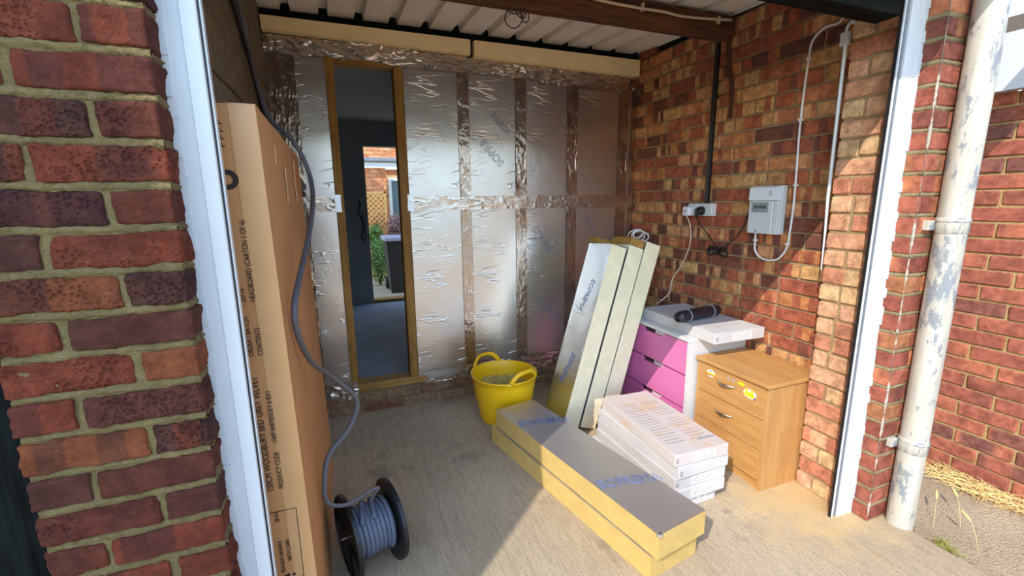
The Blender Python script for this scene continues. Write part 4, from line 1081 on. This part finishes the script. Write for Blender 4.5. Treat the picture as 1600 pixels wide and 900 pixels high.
# ---- oak bedside drawers
t = thing('bedside_drawers', (2.165, 0.52, 0), 'oak-effect three-drawer bedside chest in front of the brick pier', 'chest of drawers')
OX0, OX1, OY0, OY1, OH = 2.000, 2.345, 0.312, 0.735, 0.528
obj('side_panel', MB().box((OX0 + 0.002, OY0, 0), (OX1, OY0 + 0.016, OH - 0.018)), 'oakz', t)
obj('side_panel', MB().box((OX0 + 0.002, OY1 - 0.016, 0), (OX1, OY1, OH - 0.018)), 'oakz', t)
obj('back_panel', MB().box((OX1 - 0.006, OY0 + 0.016, 0), (OX1, OY1 - 0.016, OH - 0.018)), 'oakz', t)
obj('top_panel', MB().box((OX0 - 0.014, OY0 - 0.008, OH - 0.018), (OX1, OY1 + 0.004, OH), 0.003), 'oak', t)
obj('plinth', MB().box((OX0 + 0.016, OY0 + 0.016, 0), (OX0 + 0.028, OY1 - 0.016, 0.05)), 'oak', t)
obj('interior', MB().box((OX0 + 0.014, OY0 + 0.016, 0.05), (OX1 - 0.006, OY1 - 0.016, OH - 0.018)), 'darkgap', t)
for (za, zb) in ((0.352, 0.504), (0.202, 0.348), (0.052, 0.198)):
    d = obj('drawer_front', MB().box((OX0 - 0.002, OY0 + 0.018, za), (OX0 + 0.014, OY1 - 0.018, zb), 0.0015), 'oak', t)
    yc = (OY0 + OY1) / 2 + 0.02; zc = (za + zb) / 2 + 0.016
    m = MB(); m.tube([(OX0 - 0.003 - 0.024 * math.sin(math.pi * i / 14), yc - 0.056 + 0.112 * i / 14, zc) for i in range(15)], [0.0032 + 0.003 * math.sin(math.pi * i / 14) for i in range(15)], 8, 0.6, (0, 0, 1))
    obj('handle', m, 'chrome', d, True)
def sticker(y, z, parts, nm, lb):
    st = None
    for k, (poly, mat) in enumerate(parts):
        m = MB(); m.prism([(y + a, z + b) for a, b in poly], (OX0 - 0.0026 - 0.0005 * k, 0, 0), (0, 1, 0), (0, 0, 1), 0.0005)
        o = obj(nm if k == 0 else 'sticker_print', m, mat, t if k == 0 else st, label=lb if k == 0 else None)
        if k == 0: st = o
ell = lambda rx, rz, cx=0, cz=0, n=16: [(cx + rx * math.cos(2 * math.pi * i / n), cz + rz * math.sin(2 * math.pi * i / n)) for i in range(n)]
sticker(0.640, 0.462, [(ell(0.027, 0.020), 'stickerw'), ([(-0.028, -0.004), (0.028, -0.004), (0.026, 0.003), (-0.026, 0.003)], 'stickery'), ([(-0.028, -0.012), (0.026, -0.012), (0.028, -0.004), (-0.028, -0.004)], 'stickero'), ([(-0.014, 0.009), (0.014, 0.009), (0.010, 0.016), (-0.010, 0.016)], 'greyink')], 'sticker', 'small white sticker with yellow and orange stripes')
sticker(0.405, 0.448, [(ell(0.036, 0.022), 'stickerw'), (ell(0.030, 0.012, 0.0, -0.005), 'stickery'), (ell(0.008, 0.018, 0.018, 0.004), 'stickery'), (ell(0.008, 0.018, -0.012, 0.006), 'stickery'), (ell(0.006, 0.006, -0.030, -0.014), 'stickerp')], 'sticker', 'small white sticker with a yellow shape')
sticker(0.455, 0.478, [(ell(0.018, 0.008), 'stickery')], 'sticker', 'tiny yellow sticker')
for yy in (0.532, 0.504):
    m = MB(); m.tube([(OX0 - 0.0035, yy, 0.478), (OX0 - 0.0015, yy, 0.478)], 0.0085, 12); obj('stuck_dot', m, 'greyink', t)

# ---- drainpipe
t = thing('drainpipe', (2.372, -0.052, -0.085), 'peeling white painted drainpipe in front of the right brick pillar', 'drainpipe')
n = 24
def circ(r, z, cx=2.372, cy=-0.052): return [Vector((cx + r * math.cos(2 * math.pi * k / n), cy + r * math.sin(2 * math.pi * k / n), z)) for k in range(n)]
obj('pipe', MB().rings([circ(0.046, -0.10 + 2.6 * i / 30) for i in range(31)]), 'pipe', t, True)
for z in (0.36, 1.235):
    c = obj('collar', MB().rings([circ(0.046, z - 0.03), circ(0.0485, z - 0.027), circ(0.0485, z + 0.027), circ(0.046, z + 0.03)], False), 'pipe', t, True)
    obj('collar_ridge', MB().rings([circ(0.0485, z + 0.012), circ(0.0505, z + 0.014), circ(0.0505, z + 0.020), circ(0.0485, z + 0.022)], False), 'pipe', c, True)
    obj('bracket_ear', MB().box((2.294, -0.020, z - 0.018), (2.334, 0.0, z + 0.018), 0.003), 'pipe', t)
obj('shoe', MB().rings([circ(0.046, -0.02), circ(0.050, -0.025), circ(0.050, -0.08), circ(0.047, -0.098, 2.372, -0.060)], False), 'pipe', t, True)

# ---- side building on the right
g = MB(); g.box((3.166, -3.0, -0.2), (3.40, 2.6, 1.80))
ws = obj('wall_side', g, 'mortar_n'); tag(ws, 'red brick side wall of the next building beyond the drainpipe', 'wall', kind='structure')
lay(ws, 3.16, -1.15, 0.75, -0.13, 1.80, -0.06, 'brick_n', 1, -1, D=0.05, phase=0.05)
g = MB(); g.box((3.10, -3.0, 1.80), (3.16, 2.6, 2.045)); tag(obj('fascia_board', g, 'white'), 'white fascia board along the top of the side building', 'fascia')
g = MB(); g.box((3.12, -3.0, 2.046), (3.40, 2.6, 2.115)); tag(obj('roof_edge', g, 'darktimber'), 'grey weathered roof edge above the white fascia', 'roof edge')

# dry grass and weeds by the side wall
def blades(name, pts, mat, label, cat, n, hgt, spread, w=0.0012, flat=0.5, seed=1):
    rr = random.Random(seed); m = MB()
    for i in range(n):
        p = Vector(pts[rr.randrange(len(pts))]) + Vector((rr.gauss(0, spread), rr.gauss(0, spread), 0))
        p.z = gz(p.x, p.y) + 0.001
        a = rr.uniform(0, 6.28); h = hgt * rr.uniform(0.4, 1.2); l = h * flat * rr.uniform(0.5, 2.4)
        q1 = p + Vector((math.cos(a) * l * 0.4, math.sin(a) * l * 0.4, h * 0.6)); q2 = p + Vector((math.cos(a) * l, math.sin(a) * l, h * rr.uniform(0.3, 1.0)))
        for q in (q1, q2): q.x = min(q.x, 3.150)
        m.tube([p, q1, q2], [w, w, w * 0.3], 3)
    o = obj(name, m, mat); tag(o, label, cat); o['kind'] = 'stuff'; return o
blades('dry_grass', [(3.10, 0.16 - 0.05 * i, 0) for i in range(8)], 'straw', 'heap of dry straw-coloured grass at the foot of the side wall', 'dry grass', 260, 0.07, 0.025, 0.0016, 1.3)
blades('weeds', [(2.50, -0.14, 0), (2.48, -0.18, 0)], 'grass', 'small tuft of green weeds at the foot of the drainpipe', 'weeds', 60, 0.05, 0.012, 0.0012, 0.5, 3)
for k, (x, y, a) in enumerate(((2.62, -0.06, 0.5), (2.74, -0.10, 0.9), (2.60, -0.22, 1.2), (2.56, 0.02, 0.3))):
    t = thing('grass_stalk', (x, y, gz(x, y)), ['pale grass seed head nearest the side wall path centre', 'largest pale grass seed head on the tarmac strip', 'pale grass seed head nearest the camera', 'pale grass seed head nearest the drainpipe'][[0, 1, 2, 3][k]], 'grass', 'dry grass stalks on the tarmac strip')
    p0 = Vector((x, y, gz(x, y))); d = Vector((math.cos(a), math.sin(a), 0))
    obj('stem', MB().tube([p0, p0 + d * 0.02 + Vector((0, 0, 0.06)), p0 + d * 0.05 + Vector((0, 0, 0.11))], 0.0009, 4), 'straw', t)
    e = p0 + d * 0.05 + Vector((0, 0, 0.11))
    obj('seed_head', MB().tube([e + (d * 0.05 + Vector((0, 0, 0.02))) * (i / 6) for i in range(7)], [0.002, 0.005, 0.006, 0.006, 0.005, 0.004, 0.001], 7), 'straw', t, True)

# ---- black timber door edge left of the near pillar
t = thing('black_gate', (-0.45, 0.10, 0), 'black painted timber gate edge left of the near pillar', 'gate')
obj('gate_post', MB().box((-0.40, 0.03, 0.0), (-0.292, 0.12, 1.6), 0.004), 'blackwood', t)
for k in range(4): obj('gate_board', MB().box((-0.51 - k * 0.11, 0.055, 0.02), (-0.405 - k * 0.11, 0.085, 1.6), 0.003), 'blackwood', t)

# ================================================================= GARDEN SEEN THROUGH THE TWO DOORWAYS
g = MB(); g.box((-0.5, 4.62, -0.2), (3.5, 8.3, -0.118)); tag(obj('garden_ground', g, 'tarmac'), 'paved garden ground beyond the far doorway', 'ground', kind='structure')
YH = 8.2
t = thing('garden_house', (1.6, YH, -0.12), 'orange brick house with white fascia seen through the garden doorway', 'house')
hw = obj('house_wall', MB().box((-0.4, YH + 0.01, -0.12), (1.22, YH + 0.25, 1.99)), 'mortar_n', t)
lay(hw, YH, 0.60, 1.22, 0.6, 1.99, 0.0, 'brick_house', 0, -1, D=0.04)
h2 = obj('house_recess_wall', MB().box((1.20, YH + 0.45, -0.12), (4.0, YH + 0.6, 1.99)), 'mortar_n', t)
lay(h2, YH + 0.44, 1.20, 1.9, 0.6, 1.99, 0.0, 'brick_house', 0, -1, D=0.04, hole=lambda a, z: a > 1.27 and z > 0.45 and z < 1.84)
obj('fascia', MB().box((-0.4, YH - 0.12, 1.99), (4.0, YH - 0.08, 2.10)), 'white', t)
obj('gutter', MB().box((-0.4, YH - 0.20, 2.085), (4.0, YH - 0.12, 2.16), 0.02), 'greytrack', t)
uw = obj('upper_wall', MB().box((-0.4, YH + 0.30, 2.10), (4.0, YH + 0.5, 3.6)), 'mortar_n', t)
lay(uw, YH + 0.29, 0.6, 1.6, 2.14, 2.60, 0.0, 'brick_house', 0, -1, D=0.04)
wf = MB()
for b in (((1.30, YH + 0.38, 0.45), (1.36, YH + 0.46, 1.82)), ((2.34, YH + 0.38, 0.45), (2.40, YH + 0.46, 1.82)), ((1.36, YH + 0.38, 0.45), (2.34, YH + 0.46, 0.51)), ((1.36, YH + 0.38, 1.76), (2.34, YH + 0.46, 1.82))): wf.box(*b)
wfo = obj('window_frame', wf, 'white', t); obj('pane', MB().box((1.36, YH + 0.41, 0.51), (2.34, YH + 0.42, 1.76)), 'glass', wfo)
# trellis
t = thing('trellis', (0.95, 7.9, -0.12), 'diamond lattice trellis panel against the garden house wall', 'trellis')
tx0, tx1, tz0, tz1 = 0.60, 1.16, -0.10, 1.53
for (a, b) in (((tx0, tz0), (tx0 + .03, tz1)), ((tx1 - .03, tz0), (tx1, tz1)), ((tx0, tz1 - .03), (tx1, tz1)), ((tx0, tz0), (tx1, tz0 + .03))):
    obj('frame_bar', MB().box((a[0], 7.89, a[1]), (b[0], 7.92, b[1])), 'trellis', t)
for sgn, yy in ((1, 7.897), (-1, 7.907)):
    k = -3.0
    while k < 3.0:
        # line z = tz + sgn*(x) + k clipped to the panel
        pts = []
        for x in (tx0, tx1):
            z = 0.7 + sgn * (x - 0.88) + k
            pts.append((x, z))
        (xa, za), (xb, zb) = pts
        def clip(xa, za, xb, zb):
            for lim, lo in ((tz0, True), (tz1, False)):
                ina = za >= lim if lo else za <= lim; inb = zb >= lim if lo else zb <= lim
                if not ina and not inb: return None
                if not ina: s = (lim - za) / (zb - za); xa, za = xa + (xb - xa) * s, lim
                elif not inb: s = (lim - za) / (zb - za); xb, zb = xa + (xb - xa) * s, lim
            return xa, za, xb, zb
        c = clip(xa, za, xb, zb)
        if c and abs(c[2] - c[0]) > 0.03:
            d = Vector((c[2] - c[0], 0, c[3] - c[1])); L = d.length
            rot = frame_from(d, (0, 1, 0))
            obj('slat', MB().obox(((c[0] + c[2]) / 2, yy, (c[1] + c[3]) / 2), (L / 2, 0.004, 0.011), rot), 'trellis', t)
        k += 0.095
# wheelie bin
t = thing('wheelie_bin', (1.23, 6.55, -0.118), 'brown wheelie bin with grey lid outside the garden doorway', 'bin')
BX0, BX1, BY0, BY1 = 0.96, 1.52, 6.25, 6.85
m = MB(); m.rings([[Vector((BX0 + i_, BY0 + i_, z)), Vector((BX1 - i_, BY0 + i_, z)), Vector((BX1 - i_, BY1 - i_, z)), Vector((BX0 + i_, BY1 - i_, z))] for z, i_ in ((-0.118, 0.05), (-0.05, 0.045), (0.66, 0.008), (0.70, 0.0), (0.73, 0.0))])
obj('body', m, 'bin', t)
obj('lid', MB().box((BX0 - 0.03, BY0 - 0.04, 0.73), (BX1 + 0.03, BY1 + 0.04, 0.785), 0.015), 'binlid', t)
obj('sticker', MB().box((1.20, BY0 - 0.002, 0.42), (1.40, BY0 + 0.004, 0.50)), 'binlid', t)
for x in (BX0 + 0.03, BX1 - 0.03): obj('wheel', MB().tube([(x - 0.025, BY1 - 0.06, -0.018), (x + 0.025, BY1 - 0.06, -0.018)], 0.10, 16), 'blackplastic', t)
# shrubs
def shrub(name, c, rx, rz, n, mat, label, seed):
    rr = random.Random(seed); m = MB(); c = Vector(c)
    for i in range(n):
        d = Vector((rr.gauss(0, 1), rr.gauss(0, 1), rr.gauss(0, 1))).normalized() * rr.uniform(0.35, 1.0)
        p = c + Vector((d.x * rx, d.y * rx, d.z * rz)); s = rr.uniform(0.02, 0.04)
        a = Vector((rr.gauss(0, 1), rr.gauss(0, 1), rr.gauss(0, 1))).normalized(); b = a.orthogonal().normalized()
        m.add([p - a * s, p + b * s * 0.5, p + a * s, p - b * s * 0.5], [(0, 1, 2, 3)])
    t = thing(name, (c.x, c.y, -0.118), label, 'shrub', 'shrubs by the garden house')
    fo = obj('foliage', m, mat, t); fo['kind'] = 'stuff'
    m = MB()
    for k in range(5):
        a = k * 1.3; m.tube([(c.x, c.y, -0.118), (c.x + 0.3 * rx * math.cos(a), c.y + 0.3 * rx * math.sin(a), c.z - rz * 0.3), (c.x + 0.6 * rx * math.cos(a), c.y + 0.6 * rx * math.sin(a), c.z + rz * 0.3)], [0.012, 0.008, 0.004], 5)
    obj('stems', m, 'rust', t)
shrub('green_shrub', (0.90, 7.1, 0.30), 0.22, 0.42, 900, 'leaf', 'green leafy shrub in front of the trellis', 4)
shrub('tall_green_shrub', (0.90, 7.62, 0.72), 0.17, 0.25, 500, 'leaf', 'darker green shrub growing up the trellis', 5)
shrub('dusky_shrub', (1.27, 7.65, 0.85), 0.16, 0.30, 600, 'leafpink', 'dusky pink-brown shrub below the garden window', 6)
shrub('yellow_shrub', (1.62, 7.60, 0.90), 0.18, 0.28, 700, 'leaf2', 'yellow-green shrub behind the wheelie bin', 7)
m = MB(); m.tube(smooth_path([(0.52, YF - 0.01, 1.36), (0.53, YF - 0.02, 1.30), (0.50, YF - 0.02, 1.22), (0.57, YF - 0.015, 1.12), (0.575, YF - 0.02, 0.98), (0.55, YF - 0.02, 0.90), (0.52, YF - 0.015, 0.95), (0.55, YF - 0.012, 1.08), (0.50, YF - 0.012, 1.24)], 6), 0.008, 6)
o = obj('hanging_cord', m, 'blackplastic', None, True); tag(o, 'dark cord hanging on the far wall of the room', 'cord')

# ================================================================= ADDED HOUSE (unseen, behind and left of camera, shaped to shade the near pillar)
t = thing('shadow_house', (-9.0, -1.0, -0.12), 'added unseen house whose steep roof casts the pillar and floor shadow', 'house')
HX1, HX0, HY0, HY1 = -5.855, -13.0, -4.5, 4.0
obj('house_wall', MB().box((HX0, HY0, -0.12), (HX1, HY1, 5.0)), 'render', t)
m = MB(); sl_ = 0.22  # roof lean set to slant the cast shadow edge
m.rings([[Vector((HX0 + i_, HY0, z)), Vector((HX1 - i_, HY0, z)), Vector((HX1 - i_, HY1, z)), Vector((HX0 + i_, HY1, z))] for z, i_ in ((5.0, 0.0), (10.0, sl_ * 5.0))])
obj('house_roof', m, 'slate', t)
for k in range(3):
    f = obj('house_window', MB().box((HX1, -3.6 + k * 2.4, 2.8), (HX1 + 0.04, -2.4 + k * 2.4, 4.0)), 'white', t)
    obj('pane', MB().box((HX1 + 0.03, -3.5 + k * 2.4, 2.9), (HX1 + 0.05, -2.5 + k * 2.4, 3.9)), 'glass', f)

# added unseen garages behind the camera, blocking bright horizon from the foil's reflection
t = thing('horizon_garages', (2.0, -13.0, -0.12), 'added unseen row of low pale garages that blocks the bright horizon', 'garage')
obj('wall', MB().box((-5.0, -16.0, -0.12), (16.0, -13.0, 3.3)), 'render', t)
obj('roof', MB().box((-5.2, -16.2, 3.3), (16.2, -12.8, 3.5)), 'slate', t)
for k in range(6): obj('garage_door', MB().box((-4.2 + k * 3.3, -13.0, -0.1), (-1.8 + k * 3.3, -12.95, 2.1)), 'greyplastic', t)
